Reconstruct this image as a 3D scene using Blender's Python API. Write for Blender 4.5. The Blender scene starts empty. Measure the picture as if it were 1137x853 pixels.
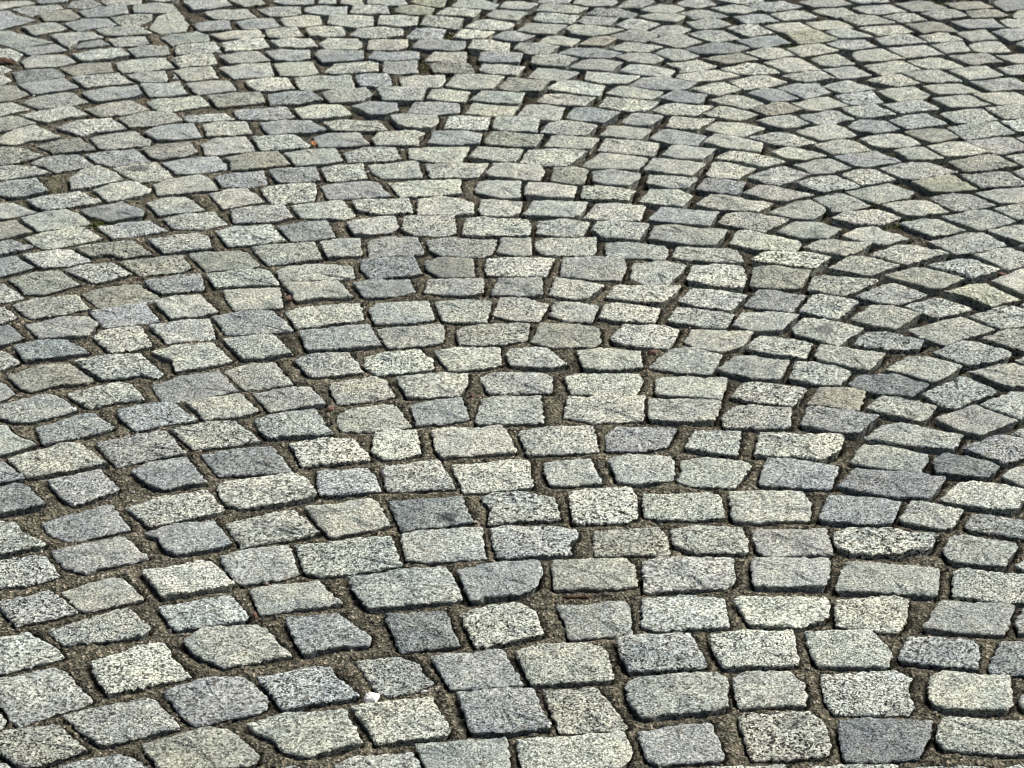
import bpy, math, random
import numpy as np
random.seed(7)
rng = np.random.default_rng(11)
scene = bpy.context.scene
col = scene.collection

# ------------------------------------------------------------------ camera
CAM_H = 1.4500
PITCH = 24.3567
cam = bpy.data.cameras.new('camera')
cam.sensor_width = 36.0
cam.lens = 2400.0 / 1137.0 * 36.0
cam.clip_start = 0.05
cam.clip_end = 2000.0
cam.dof.use_dof = True
cam.dof.focus_distance = 2.9
cam.dof.aperture_fstop = 18.0
cam_o = bpy.data.objects.new('camera', cam)
cam_o.location = (0, 0, CAM_H)
cam_o.rotation_euler = (math.radians(90 - PITCH), 0, 0)
col.objects.link(cam_o)
scene.camera = cam_o

# ------------------------------------------------------------------ sky, sun, exposure
SUN_EL, SUN_AZ = 44.0, 58.0        # azimuth measured from +Y towards +X
world = bpy.data.worlds.new('World')
scene.world = world
world.use_nodes = True
wn = world.node_tree
wn.nodes.clear()
sky = wn.nodes.new('ShaderNodeTexSky')
sky.sky_type = 'NISHITA'
sky.sun_disc = False
sky.sun_elevation = math.radians(SUN_EL)
sky.sun_rotation = math.radians(SUN_AZ)
sky.air_density = 0.4
sky.dust_density = 9.0
sky.ozone_density = 0.6
bg = wn.nodes.new('ShaderNodeBackground')
bg.inputs['Strength'].default_value = 0.10
wo = wn.nodes.new('ShaderNodeOutputWorld')
wn.links.new(sky.outputs[0], bg.inputs['Color'])
wn.links.new(bg.outputs[0], wo.inputs['Surface'])
sun = bpy.data.lights.new('sun', 'SUN')
sun.energy = 1.2
sun.angle = math.radians(32)
sun.color = (1.0, 0.99, 0.975)
sun_o = bpy.data.objects.new('sun', sun)
d = (math.sin(math.radians(SUN_AZ)) * math.cos(math.radians(SUN_EL)),
     math.cos(math.radians(SUN_AZ)) * math.cos(math.radians(SUN_EL)), math.sin(math.radians(SUN_EL)))
from mathutils import Vector
sun_o.rotation_euler = Vector(d).to_track_quat('Z', 'Y').to_euler()
sun_o.location = (2, 8, 9)
col.objects.link(sun_o)
vs = scene.view_settings
vs.view_transform = 'Standard'
vs.look = 'None'
vs.gamma = 1.0
vs.exposure = 0.62
vs.use_curve_mapping = False
scene.cycles.filter_width = 1.25

# ------------------------------------------------------------------ traced paving, half millimetres on the ground
DATA = '''n287,4490 314,4438 380,4452 492,4468 530,4490 542,4617 520,4655 435,4655 301,4629 277,4594
d777,4336 779,4265 810,4256 957,4270 1003,4365 1020,4436 863,4443 790,4430
g550,4387 564,4270 631,4270 746,4285 761,4326 757,4409 724,4467 571,4473 547,4450
w-620,4385 -571,4345 -543,4295 -483,4274 -352,4335 -406,4478 -558,4467 -646,4417
g-826,4229 -685,4229 -602,4250 -594,4287 -682,4400 -731,4410 -886,4338
w24,4211 216,4226 268,4241 288,4307 269,4385 7,4349
n767,4523 784,4470 878,4462 967,4468 988,4502 985,4566 1005,4634 969,4663 774,4646
n-418,5032 -381,4957 -285,4980 -129,5012 -163,5153 -184,5193 -295,5172 -451,5125
b-794,4437 -760,4410 -604,4479 -596,4524 -668,4630 -771,4630 -869,4567
n-1257,4501 -1196,4409 -1028,4522 -1126,4662 -1155,4680 -1296,4623
n-1038,4386 -980,4323 -952,4334 -798,4406 -880,4536 -912,4542 -1097,4466
n-566,5160 -519,5135 -448,5153 -299,5193 -338,5370 -398,5377 -611,5327
w20,4699 44,4591 231,4608 256,4620 244,4759 195,4798 59,4783 4,4747
b-111,4428 -101,4374 -18,4374 96,4395 54,4569 -19,4574 -140,4552
w-348,4397 -326,4334 -154,4365 -145,4387 -183,4492 -193,4537 -318,4520 -398,4498
w-1032,4598 -1002,4547 -800,4631 -857,4712 -894,4798 -956,4783 -1070,4690
w-809,4727 -731,4668 -658,4703 -559,4738 -637,4865 -667,4888 -803,4866 -850,4793
w1022,4522 1048,4483 1111,4473 1205,4473 1230,4501 1252,4635 1086,4658 1042,4622
b315,4266 337,4243 498,4265 503,4287 484,4431 382,4415 298,4384
n870,5058 1061,5043 1138,5030 1173,5185 1025,5216 919,5222 870,5084
w512,4745 530,4674 724,4680 731,4711 730,4854 628,4854 510,4836
w1009,4346 1022,4309 1132,4289 1276,4294 1307,4431 1241,4436 1048,4447 1031,4426
n353,5053 576,5075 606,5109 612,5243 405,5246 355,5218
b-612,4576 -560,4475 -374,4543 -437,4633 -457,4686 -495,4686 -646,4634
g114,4379 253,4390 283,4407 241,4524 207,4586 75,4563
n337,4874 375,4851 569,4873 569,5020 489,5039 386,5027 345,5020
b-154,4569 -19,4583 31,4596 -11,4724 -37,4766 -211,4725
b274,4722 289,4652 486,4669 497,4688 463,4837 299,4819 265,4800
n760,4745 771,4680 954,4669 970,4735 942,4829 917,4851 757,4848
g-1210,4286 -1147,4229 -1123,4229 -1000,4301 -1102,4426 -1255,4384
w-858,5629 -828,5557 -792,5536 -683,5558 -567,5604 -606,5724 -646,5760 -773,5741 -874,5701
b-112,4998 -32,5024 32,5043 65,5070 86,5149 73,5226 -22,5219 -155,5171
w620,4879 748,4866 834,4916 848,4999 839,5029 614,5033 587,5012
w-95,4771 -7,4799 85,4838 61,4950 25,4999 -3,4995 -85,4970 -137,4931
b-44,5247 -21,5239 166,5260 165,5337 189,5351 183,5405 107,5434 -22,5443 -66,5418
n-293,5233 -225,5219 -68,5247 -87,5424 -262,5400 -317,5368
n-204,4232 -191,4182 -17,4187 -2,4228 -11,4354 -234,4334
w109,5149 111,5068 287,5075 342,5095 338,5203 316,5249 107,5232
b-554,4780 -534,4736 -458,4772 -366,4784 -362,4828 -430,4913 -459,4956 -598,4914
n548,4555 554,4488 724,4499 733,4600 699,4652 584,4657 549,4628
n1212,4837 1279,4837 1337,4989 1142,5008 1066,4867
w627,5466 690,5456 854,5470 871,5577 851,5648 709,5648 632,5640
b-286,4748 -251,4760 -130,4778 -176,4958 -338,4945
w842,4879 937,4854 1000,4848 1034,4899 1059,5012 1027,5036 860,5013
n647,5090 649,5079 850,5081 877,5203 874,5243 667,5246 658,5237
n139,4887 147,4812 316,4843 311,5000 297,5014 115,4982
n-761,5135 -729,5100 -640,5127 -580,5163 -625,5329 -726,5307 -815,5251
w172,5441 318,5451 362,5479 366,5615 350,5671 228,5663 162,5640
b1021,5638 1120,5603 1215,5595 1290,5731 1218,5764 1028,5792 952,5673
w-936,5017 -746,5089 -826,5225 -855,5233 -1016,5164
w900,5311 933,5269 1072,5255 1102,5280 1164,5287 1204,5369 1120,5384 1090,5410 955,5420 905,5390
w-782,5366 -761,5307 -726,5322 -563,5371 -539,5394 -632,5536 -747,5499 -824,5454
w-553,5436 -512,5365 -431,5392 -343,5428 -386,5571 -410,5603 -604,5549
d-314,5394 -263,5411 -110,5449 -146,5611 -362,5587
n-1158,4788 -954,4825 -936,4857 -1009,4958 -1046,4958 -1209,4859
b982,4709 1107,4674 1175,4668 1201,4781 1190,4809 1024,4833 983,4734
n-1234,5193 -1158,5152 -1134,5186 -1000,5241 -1088,5363 -1114,5370 -1286,5285
w377,5493 412,5470 508,5463 611,5478 612,5616 585,5645 381,5633
w-153,5690 -144,5640 -22,5656 63,5672 52,5844 -23,5855 -185,5819
w-1067,5479 -1030,5426 -823,5515 -894,5652 -1050,5603 -1124,5548
w-234,5913 -213,5864 -139,5878 16,5903 -3,5999 -30,6087 -254,6061
n-340,4576 -308,4547 -231,4575 -191,4615 -221,4656 -235,4713 -286,4737 -401,4719
b892,5456 1039,5434 1083,5442 1135,5587 986,5633 923,5625 875,5472
n678,5303 700,5253 891,5260 892,5427 684,5412 675,5403
b-878,4854 -698,4903 -690,4924 -752,5042 -942,4975
n-684,4995 -668,4942 -530,4974 -447,4994 -522,5116 -639,5100 -709,5074
w729,5882 841,5866 939,5845 1000,5912 1024,5981 1021,6018 765,6044 736,5899
g226,5253 436,5260 438,5366 419,5430 231,5405
w1175,5037 1315,5007 1466,4992 1501,5139 1396,5153 1234,5186 1202,5164
n-67,5539 -70,5441 -21,5451 141,5470 126,5610 20,5645 -59,5641 -93,5608
w-1448,5749 -1423,5741 -1213,5822 -1329,5967 -1375,5967 -1532,5866
b727,5687 851,5664 941,5664 982,5802 903,5841 772,5865 743,5769
w46,5891 157,5891 266,5911 254,6096 109,6087 17,6060
w444,5325 505,5266 654,5266 664,5339 656,5427 518,5434 446,5397
b-993,5351 -972,5295 -932,5259 -810,5301 -782,5325 -850,5463 -971,5441 -1041,5388
n-1231,5880 -1189,5812 -1046,5878 -989,5904 -1071,6052 -1104,6061 -1281,5975
w273,6116 412,6131 429,6308 281,6312 178,6308 159,6158
b-876,5757 -732,5765 -652,5782 -736,5954 -796,5950 -949,5891
b-1308,5393 -1276,5364 -1243,5342 -1077,5414 -1157,5558 -1193,5550 -1346,5454
n507,5785 486,5712 537,5679 658,5671 723,5817 697,5860 575,5881 505,5859
b-1125,6283 -1086,6270 -1009,6300 -882,6356 -965,6516 -1091,6486 -1181,6417
n-1168,4994 -1133,4948 -978,5013 -1052,5126 -1089,5140 -1218,5067
n1201,5226 1352,5192 1413,5304 1412,5335 1271,5377 1226,5362 1196,5276
b-1060,5664 -1021,5648 -949,5687 -898,5703 -989,5885 -1100,5839 -1142,5768
n-109,6099 6,6104 102,6104 93,6308 -25,6314 -97,6289 -118,6143
w1292,5563 1408,5521 1451,5521 1522,5647 1505,5656 1364,5718 1317,5701 1243,5598
n-368,5648 -274,5648 -163,5664 -223,5848 -394,5803
b-1358,4971 -1297,4878 -1144,4951 -1242,5072 -1366,5014 -1403,4992
n1191,5952 1290,5935 1347,5918 1399,6025 1219,6122 1153,6095 1080,5995
w-976,5926 -883,5952 -770,5987 -871,6133 -957,6121 -1070,6076
n-1355,4675 -1286,4646 -1140,4727 -1165,4776 -1262,4855 -1367,4812
b-694,6682 -556,6693 -441,6724 -495,6914 -620,6899 -735,6856
n312,5703 370,5690 481,5726 492,5833 484,5885 351,5893 285,5859
w-633,5816 -531,5829 -425,5855 -483,5993 -582,6010 -685,5975
w427,6130 534,6121 638,6121 672,6280 548,6303 436,6290
b-783,6047 -759,6007 -656,6019 -550,6028 -626,6213 -733,6191 -812,6137
n1123,5796 1221,5772 1265,5872 1267,5908 1127,5964 1075,5967 1014,5838
g-1614,6403 -1562,6348 -1471,6401 -1364,6431 -1475,6593 -1577,6573 -1664,6483
b285,5913 383,5919 473,5944 517,6077 422,6101 323,6095 286,6032
n-1305,5589 -1270,5557 -1189,5619 -1151,5659 -1233,5792 -1384,5716
w-534,6065 -438,6061 -313,6088 -353,6207 -380,6264 -511,6236 -557,6171
b992,6044 1073,6027 1160,6163 985,6232 940,6236 896,6097
w187,6337 282,6323 395,6327 428,6424 423,6490 208,6496 170,6465
g-183,6729 -25,6733 52,6773 64,6908 24,6936 -161,6910 -195,6864
b-564,5622 -481,5626 -382,5649 -406,5754 -436,5812 -588,5780
w-341,6305 -254,6300 -168,6318 -142,6405 -144,6496 -308,6490 -384,6456
b-1229,6133 -1170,6052 -1080,6104 -985,6134 -1080,6260 -1150,6259 -1256,6199
g134,6713 276,6719 305,6757 305,6877 182,6927 94,6920 63,6756
n-1613,6149 -1551,6113 -1505,6113 -1378,6212 -1463,6326 -1507,6346 -1640,6234
w462,6337 579,6310 671,6290 701,6405 707,6467 560,6486 469,6457
n-74,6327 14,6327 132,6336 134,6465 93,6505 -66,6505 -108,6464
n-1342,6448 -1215,6486 -1162,6461 -1146,6501 -1193,6571 -1247,6659 -1359,6642 -1461,6590
n659,6087 782,6070 872,6087 889,6227 771,6249 699,6236 657,6153
w-490,6547 -441,6480 -259,6526 -261,6609 -314,6703 -420,6682 -496,6641
w-746,6881 -614,6925 -514,6960 -539,7119 -723,7092 -802,7037
b-1440,5959 -1277,6045 -1239,6081 -1320,6188 -1357,6192 -1489,6085
b-982,6823 -882,6832 -750,6867 -843,7043 -958,7030 -1051,6994
w-1130,6586 -1110,6504 -1025,6544 -929,6595 -1020,6754 -1141,6733 -1216,6668
n-1424,5095 -1379,5075 -1288,5107 -1227,5141 -1290,5252 -1333,5262 -1452,5218
w1392,6796 1464,6728 1513,6764 1663,6850 1591,6960 1559,6979 1366,6875
w-423,6708 -300,6723 -234,6755 -230,6873 -244,6925 -387,6905 -471,6876
w-193,7789 -11,7769 67,7779 79,7884 62,7965 -124,8001 -183,7986 -194,7834
w235,6531 352,6525 436,6549 436,6697 295,6713 214,6691
n297,7337 398,7327 426,7457 422,7541 305,7562 188,7551 174,7371
n1373,6240 1411,6227 1573,6350 1501,6451 1470,6464 1320,6342
w-867,6367 -841,6373 -710,6412 -794,6613 -867,6593 -955,6532
n1385,6062 1447,6026 1510,6079 1592,6134 1475,6249 1413,6209 1326,6144
n554,6506 658,6496 709,6650 601,6707 537,6696 450,6546
n-793,6248 -771,6191 -674,6227 -589,6247 -657,6398 -779,6377 -843,6343
n98,5752 115,5679 269,5695 254,5785 238,5872 92,5835
w-209,6519 -112,6525 -32,6565 -40,6719 -180,6713 -268,6670
n-479,6916 -376,6916 -268,6960 -295,7137 -386,7128 -483,7110 -508,7053
w-584,6330 -554,6254 -450,6282 -373,6320 -412,6447 -447,6471 -595,6419
n-1615,6791 -1454,6811 -1430,6904 -1477,6980 -1584,6985 -1695,6918
n-663,6461 -579,6477 -487,6507 -549,6679 -667,6662 -734,6610
w1127,5441 1225,5412 1258,5435 1304,5527 1194,5588 1156,5580 1103,5467
w-1378,6256 -1339,6218 -1270,6263 -1174,6283 -1244,6419 -1284,6433 -1446,6343
w772,6272 897,6245 955,6359 950,6391 789,6429 747,6419 700,6311
n342,6744 424,6713 533,6708 579,6854 534,6899 383,6899 335,6790
w747,7251 840,7244 857,7363 854,7463 743,7495 665,7476 632,7320
w-391,5853 -325,5870 -275,5895 -295,6061 -372,6064 -425,6043 -433,5913
g-1453,7063 -1345,7104 -1275,7135 -1255,7169 -1352,7293 -1469,7274 -1549,7196
b-302,6095 -217,6109 -131,6144 -160,6304 -224,6290 -324,6244
w1299,6477 1368,6416 1396,6430 1495,6549 1399,6626 1327,6639 1230,6528
w-841,7314 -654,7332 -572,7338 -589,7473 -729,7503 -835,7483 -870,7421
n642,7700 774,7687 836,7857 730,7880 614,7916 550,7900 518,7753
n790,6448 880,6458 928,6601 811,6642 740,6632 675,6518
d1261,5765 1411,5733 1468,5808 1436,5853 1313,5910 1273,5858
w-95,7385 19,7366 128,7366 157,7551 20,7565 -97,7551 -103,7467
n-243,6940 -146,6921 -86,6934 -71,7136 -184,7150 -279,7121
d-1629,6592 -1529,6623 -1417,6665 -1520,6789 -1623,6779 -1692,6730
n-901,6602 -851,6613 -736,6654 -794,6782 -824,6826 -892,6821 -990,6782
n-312,7632 -266,7573 -106,7569 -69,7625 -56,7758 -234,7775 -332,7742
w-1000,6203 -968,6133 -862,6148 -800,6194 -875,6331 -1044,6261
n1457,6614 1510,6553 1659,6607 1681,6650 1575,6753 1525,6760 1411,6667
n-352,4131 -196,4140 -210,4231 -231,4299 -379,4289 -420,4248
n-905,7474 -834,7506 -706,7541 -751,7723 -891,7707 -993,7670
n-1203,6808 -1176,6742 -1096,6774 -1011,6796 -1053,6963 -1139,6950 -1263,6896
d1123,6368 1214,6327 1283,6318 1359,6397 1264,6482 1143,6477 1091,6406
w-1720,7013 -1677,6958 -1573,7002 -1487,7048 -1559,7183 -1693,7155 -1775,7089
w619,6708 711,6682 784,6728 832,6845 711,6868 619,6872 585,6768
w-1352,6659 -1276,6683 -1217,6715 -1283,6894 -1413,6857 -1439,6807
w966,6838 1043,6785 1102,6728 1217,6875 1093,6963 1016,6970 967,6885
n605,5902 686,5880 714,6056 565,6061 524,5928
w1027,6600 1115,6544 1185,6524 1262,6671 1176,6682 1044,6740 1010,6638
w-985,7046 -893,7055 -808,7064 -836,7259 -949,7255 -1046,7226
g954,7253 1046,7253 1101,7423 979,7473 890,7463 859,7278
w888,6633 983,6609 1023,6741 949,6794 852,6822 831,6792 783,6695
w432,7126 542,7108 615,7282 476,7296 377,7292 331,7154
w1210,6166 1271,6121 1298,6131 1356,6234 1237,6312 1189,6318 1121,6221
b-1406,6885 -1313,6916 -1225,6947 -1300,7107 -1405,7069 -1491,7028
b-559,7427 -520,7347 -382,7356 -330,7387 -367,7562 -450,7555 -569,7531
g-1750,7198 -1684,7189 -1619,7245 -1564,7285 -1668,7429 -1764,7406 -1839,7346
n-1076,7669 -996,7686 -862,7733 -938,7917 -1072,7895 -1148,7845
w-477,8326 -452,8239 -317,8260 -199,8275 -211,8359 -207,8455 -401,8455 -516,8433
r1020,6228 1100,6209 1143,6345 1092,6377 999,6388 939,6265
n637,6891 737,6873 783,7015 652,7060 582,7071 537,6935
n981,6420 1070,6401 1117,6500 1116,6523 1005,6599 945,6593 901,6459
b1204,4658 1382,4629 1422,4801 1321,4807 1260,4813 1204,4689
g-1130,7422 -969,7452 -935,7495 -992,7610 -1034,7642 -1163,7617 -1218,7599
n-1190,6955 -1123,6968 -1084,6985 -1031,7023 -1118,7192 -1219,7164 -1274,7116
n1319,7094 1368,7079 1489,7176 1394,7311 1349,7302 1223,7176
w-8,6950 95,6942 132,7098 48,7160 -44,7164 -72,6996
w-423,7838 -374,7789 -270,7783 -212,7820 -224,8013 -367,8009 -430,7986
b-735,8201 -632,8216 -485,8237 -552,8423 -586,8448 -712,8415 -785,8380
w88,7644 119,7585 293,7579 318,7623 324,7775 137,7768 85,7728
b1423,5878 1485,5825 1606,5911 1654,5948 1528,6027 1480,6018 1372,5931
n478,7307 571,7297 650,7486 545,7525 449,7501 430,7359
w741,7506 863,7501 850,7640 730,7681 625,7686 594,7563
w1241,6908 1322,6864 1435,7000 1341,7077 1274,7083 1174,6954
w-767,7120 -666,7153 -567,7163 -633,7321 -713,7310 -835,7301
n664,7073 772,7045 849,7207 747,7237 643,7248 586,7120
n844,6853 934,6874 1011,7002 896,7034 807,7030 761,6915
n-538,7559 -392,7573 -328,7601 -361,7774 -416,7785 -498,7781 -553,7731
n-1075,7253 -985,7272 -840,7282 -894,7424 -934,7444 -1003,7425 -1126,7395
n352,7570 454,7549 571,7539 592,7636 580,7691 404,7747 353,7721
n-4,6550 133,6534 185,6566 121,6702 95,6713 -5,6702 -27,6648
n-1302,7588 -1211,7619 -1131,7640 -1164,7782 -1210,7832 -1310,7795 -1399,7751
g1505,7244 1548,7244 1652,7344 1528,7444 1486,7454 1354,7362
w-1797,7671 -1762,7649 -1655,7700 -1562,7756 -1656,7869 -1689,7880 -1792,7837 -1874,7781
b905,7043 986,7037 1055,7189 967,7237 889,7246 819,7084
g-1360,7365 -1216,7404 -1184,7446 -1232,7578 -1387,7542 -1459,7499
w1021,7472 1113,7432 1197,7558 1114,7611 996,7632 943,7621 885,7544
w1181,7180 1235,7208 1338,7317 1155,7391 1101,7376 1063,7246
n1669,7609 1744,7619 1883,7695 1814,7823 1761,7823 1578,7728
w-375,8030 -233,8026 -149,8039 -150,8150 -198,8211 -288,8246 -383,8229
d-1512,5491 -1469,5499 -1351,5560 -1431,5686 -1473,5707 -1550,5662
b-526,7149 -429,7171 -345,7219 -373,7345 -505,7334 -583,7299
n170,8002 267,7999 306,8172 163,8205 82,8201 41,8031
w115,8644 227,8624 328,8833 159,8866 66,8844 27,8667
w926,7649 1071,7639 1103,7706 1099,7742 918,7848 870,7837 822,7703
n1037,7011 1132,6958 1237,7125 1109,7197 1070,7181 1008,7031
b-1310,7256 -1259,7191 -1202,7198 -1106,7227 -1140,7397 -1248,7368 -1344,7328
m1637,7153 1690,7071 1817,7148 1724,7302 1681,7302 1544,7203
w1463,7480 1561,7550 1647,7605 1529,7698 1455,7698 1340,7595
n-1891,8105 -1836,8062 -1720,8122 -1640,8174 -1754,8308 -1858,8268 -1953,8208
n-1829,7834 -1704,7888 -1630,7912 -1697,8018 -1762,8076 -1855,8042 -1928,7972
w390,6933 499,6933 524,7055 371,7110 327,7091 300,6969
n1289,5413 1440,5363 1499,5334 1533,5455 1377,5499 1327,5502 1286,5438
n-614,8068 -566,8030 -495,8017 -389,8040 -396,8129 -413,8221 -536,8214 -643,8191
b643,7930 768,7902 821,8060 657,8108 587,8127 530,7977
n-184,7171 -99,7199 -104,7339 -189,7340 -309,7330 -319,7208
n-1462,5267 -1417,5253 -1299,5310 -1322,5334 -1383,5390 -1416,5448 -1507,5471
n-1511,7284 -1449,7334 -1387,7381 -1485,7507 -1584,7493 -1660,7440
w-965,8150 -874,8160 -790,8185 -791,8318 -806,8390 -947,8370 -1026,8334
b-840,7727 -748,7735 -673,7764 -723,7967 -796,7944 -915,7899
g-320,7436 -259,7346 -134,7356 -146,7551 -264,7562 -331,7520
w877,7895 976,7838 1089,7976 960,8045 900,8064 844,8045 803,7945
w-340,8481 -257,8467 -137,8481 -96,8652 -262,8684 -364,8658
b-959,4140 -809,4189 -891,4279 -930,4297 -1063,4239
n-1771,8859 -1718,8839 -1635,8889 -1561,8905 -1564,8975 -1616,9053 -1659,9130 -1759,9083 -1842,9012
n-1429,8254 -1290,8293 -1193,8324 -1236,8442 -1287,8516 -1352,8495 -1418,8455 -1471,8392
n-1084,7920 -935,7948 -857,7996 -907,8139 -1048,8117 -1119,8068
n1264,6693 1371,6693 1406,6761 1290,6847 1222,6847 1151,6746
g-1577,7562 -1522,7589 -1458,7549 -1404,7573 -1344,7581 -1453,7748 -1573,7713 -1654,7658
n7,7176 109,7180 112,7352 -52,7349 -80,7190
w1401,8218 1457,8159 1592,8227 1633,8302 1551,8422 1488,8398 1349,8312
g-1188,8680 -1175,8571 -1034,8603 -931,8650 -1001,8822 -1137,8797 -1222,8736
w780,8104 890,8080 970,8057 1044,8151 860,8265 800,8269 726,8155
b-1651,7995 -1575,7924 -1510,7957 -1444,7985 -1450,8048 -1560,8184 -1638,8145 -1717,8085
b-1433,8586 -1390,8513 -1291,8541 -1189,8588 -1195,8642 -1252,8766 -1409,8712 -1474,8662
w-831,7993 -722,7984 -659,7971 -614,8015 -679,8193 -797,8167 -880,8123
n1606,8461 1647,8444 1739,8491 1858,8537 1740,8671 1678,8673 1527,8591
w195,7153 266,7144 336,7280 241,7336 156,7359 128,7182
n-1736,7441 -1648,7471 -1565,7524 -1662,7646 -1752,7631 -1842,7578
w319,8593 407,8586 526,8561 576,8716 466,8781 372,8793 288,8619
w381,7962 501,7948 533,8106 414,8158 335,8145 276,7986
n185,6939 280,6933 310,7082 209,7128 145,7119 128,6997
w1311,7355 1437,7458 1314,7566 1269,7566 1159,7436
n1681,6865 1801,6891 1875,7001 1772,7075 1715,7065 1594,6982
n355,7762 486,7751 538,7921 401,7944 330,7944 302,7840
w1563,6430 1624,6382 1721,6421 1744,6523 1674,6579 1632,6573 1499,6501
w-985,9724 -811,9748 -730,9768 -769,9984 -825,9969 -952,9961 -1034,9907
w-63,8471 22,8454 113,8434 140,8559 113,8633 -17,8660 -79,8649 -112,8506
n168,7782 274,7788 305,7942 208,7981 103,7954 90,7816
n1804,7856 1854,7878 1970,7947 1887,8075 1832,8075 1682,8004
n1968,8988 2063,9013 2205,9072 2156,9245 2074,9230 1916,9158
w-436,8729 -331,8696 -210,8696 -182,8900 -337,8894 -450,8872
b-1065,9056 -903,9078 -815,9128 -901,9267 -1028,9267 -1126,9218
n-1305,8770 -1189,8792 -1095,8831 -1160,9034 -1287,9016 -1345,8934
g-116,8912 -18,8885 102,8878 141,9059 -18,9092 -89,9095 -119,8976
n-694,8692 -533,8692 -467,8731 -502,8882 -644,8888 -724,8813
n-1415,8070 -1392,8010 -1348,8030 -1214,8088 -1318,8269 -1382,8249 -1423,8220 -1466,8169
n-908,8633 -800,8650 -714,8695 -753,8862 -891,8844 -976,8801
w-578,8534 -534,8470 -466,8470 -367,8481 -397,8691 -529,8674 -607,8637
n-610,7797 -548,7793 -460,7819 -438,7882 -459,8009 -577,7987 -646,7919
n1483,6967 1630,7060 1546,7155 1504,7160 1383,7078
n1654,7385 1673,7336 1803,7428 1716,7542 1659,7552 1534,7477
n-1314,7867 -1200,7867 -1106,7923 -1179,8065 -1299,8031 -1366,7973
n-1075,8828 -992,8841 -890,8857 -865,8895 -952,9056 -1048,9043 -1137,9025
w495,8792 605,8770 641,8930 499,8983 406,8989 363,8837
n-1618,8173 -1499,8245 -1459,8303 -1530,8405 -1581,8426 -1650,8381 -1706,8322
n-1791,8307 -1756,8323 -1670,8381 -1596,8435 -1646,8524 -1730,8609 -1792,8565 -1823,8440
w-1629,9445 -1594,9400 -1526,9405 -1443,9430 -1372,9484 -1440,9638 -1577,9613 -1625,9613 -1676,9552
n-1530,7755 -1452,7783 -1325,7850 -1420,7960 -1508,7937 -1610,7876
w-1147,8093 -1079,8132 -989,8180 -1043,8285 -1077,8347 -1137,8336 -1232,8285
w671,8521 746,8497 820,8656 698,8706 597,8734 545,8575
w-759,8421 -710,8427 -595,8461 -625,8660 -729,8649 -800,8597
w-119,8017 -2,8008 34,8058 42,8191 -16,8211 -127,8221 -134,8077
n1103,7772 1206,7762 1279,7864 1200,7944 1154,7944 1096,7944 1017,7840
n1909,8342 1998,8359 2118,8379 2104,8423 2067,8550 2011,8550 1848,8501
w1094,7993 1174,7965 1237,8051 1243,8100 1193,8193 1128,8177 1009,8055
w-1595,8492 -1529,8420 -1454,8451 -1397,8487 -1492,8666 -1595,8642 -1671,8592
b-1949,9592 -1899,9526 -1767,9577 -1706,9647 -1756,9790 -1875,9772 -2000,9691
b-1544,8974 -1485,8973 -1347,9013 -1384,9123 -1413,9222 -1515,9186 -1560,9169 -1613,9077
w1551,8008 1603,8008 1732,8071 1667,8205 1611,8207 1467,8140
n-1942,9091 -1879,9025 -1825,9079 -1697,9139 -1792,9297 -1944,9256 -2008,9142
g1884,8541 1978,8572 2127,8629 2052,8771 1987,8758 1829,8664
b-959,8407 -884,8401 -788,8432 -821,8629 -943,8608 -1018,8570
b-1740,8651 -1687,8623 -1598,8659 -1523,8700 -1616,8858 -1737,8813 -1819,8771
w936,8835 1062,8802 1085,8924 956,9027 879,9050 822,8928
n-61,8236 -29,8226 33,8226 37,8434 -62,8455 -143,8434 -152,8296
n1605,7772 1755,7851 1668,7987 1606,7987 1503,7917
w1183,7610 1243,7569 1301,7610 1371,7703 1301,7723 1225,7754 1170,7733 1099,7665
n-1950,8604 -1896,8534 -1835,8572 -1747,8628 -1848,8791 -1970,8743 -2027,8650
b-2112,8276 -2019,8216 -1975,8226 -1875,8296 -1964,8466 -2050,8432 -2128,8405
n-829,8878 -745,8889 -612,8913 -677,9088 -760,9084 -809,9083 -872,9035
n-2146,9424 -2003,9478 -1935,9533 -2012,9655 -2053,9709 -2164,9657 -2240,9537
w1343,7920 1432,7909 1534,8003 1436,8087 1306,8049 1242,7979
b-1186,8355 -1074,8361 -999,8403 -1036,8584 -1149,8546 -1232,8493
w-939,9282 -774,9298 -718,9338 -757,9443 -788,9501 -913,9501 -990,9441
w161,8222 248,8216 266,8354 166,8406 64,8395 46,8240
w-203,9741 -89,9741 -34,9953 -184,9988 -271,9982 -317,9782
w-1680,9151 -1521,9202 -1461,9244 -1504,9324 -1549,9387 -1664,9370 -1763,9286
g-1529,8741 -1493,8696 -1429,8728 -1390,8739 -1341,8807 -1392,8962 -1480,8927 -1526,8916 -1594,8857
w1019,8217 1092,8178 1223,8262 1064,8376 1005,8386 929,8289
w-586,8912 -481,8896 -399,8901 -408,9005 -377,9073 -427,9118 -533,9111 -589,9082 -613,8985
n-693,7549 -633,7553 -563,7570 -579,7754 -677,7744 -735,7707
b1433,8613 1487,8603 1642,8681 1555,8830 1470,8802 1360,8749
b-266,8912 -135,8923 -130,9070 -232,9111 -347,9094 -371,8924
n1597,6147 1728,6240 1687,6345 1609,6351 1491,6259
w389,8194 465,8178 503,8305 347,8386 289,8369 275,8217
n1045,8401 1090,8380 1237,8498 1143,8608 1088,8605 970,8498
w632,8141 677,8115 732,8245 672,8317 561,8337 504,8171
g-1990,8837 -1951,8781 -1858,8803 -1778,8825 -1792,8867 -1878,9012 -1967,8986 -2048,8886
n-22,9111 111,9089 125,9266 23,9303 -78,9308 -86,9145
b-1214,9274 -1069,9267 -972,9304 -1022,9477 -1154,9459 -1265,9408
b665,8933 712,8921 795,8900 854,9043 709,9133 649,9129 592,9005
w-64,8686 17,8688 49,8856 -17,8873 -148,8873 -189,8734
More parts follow.
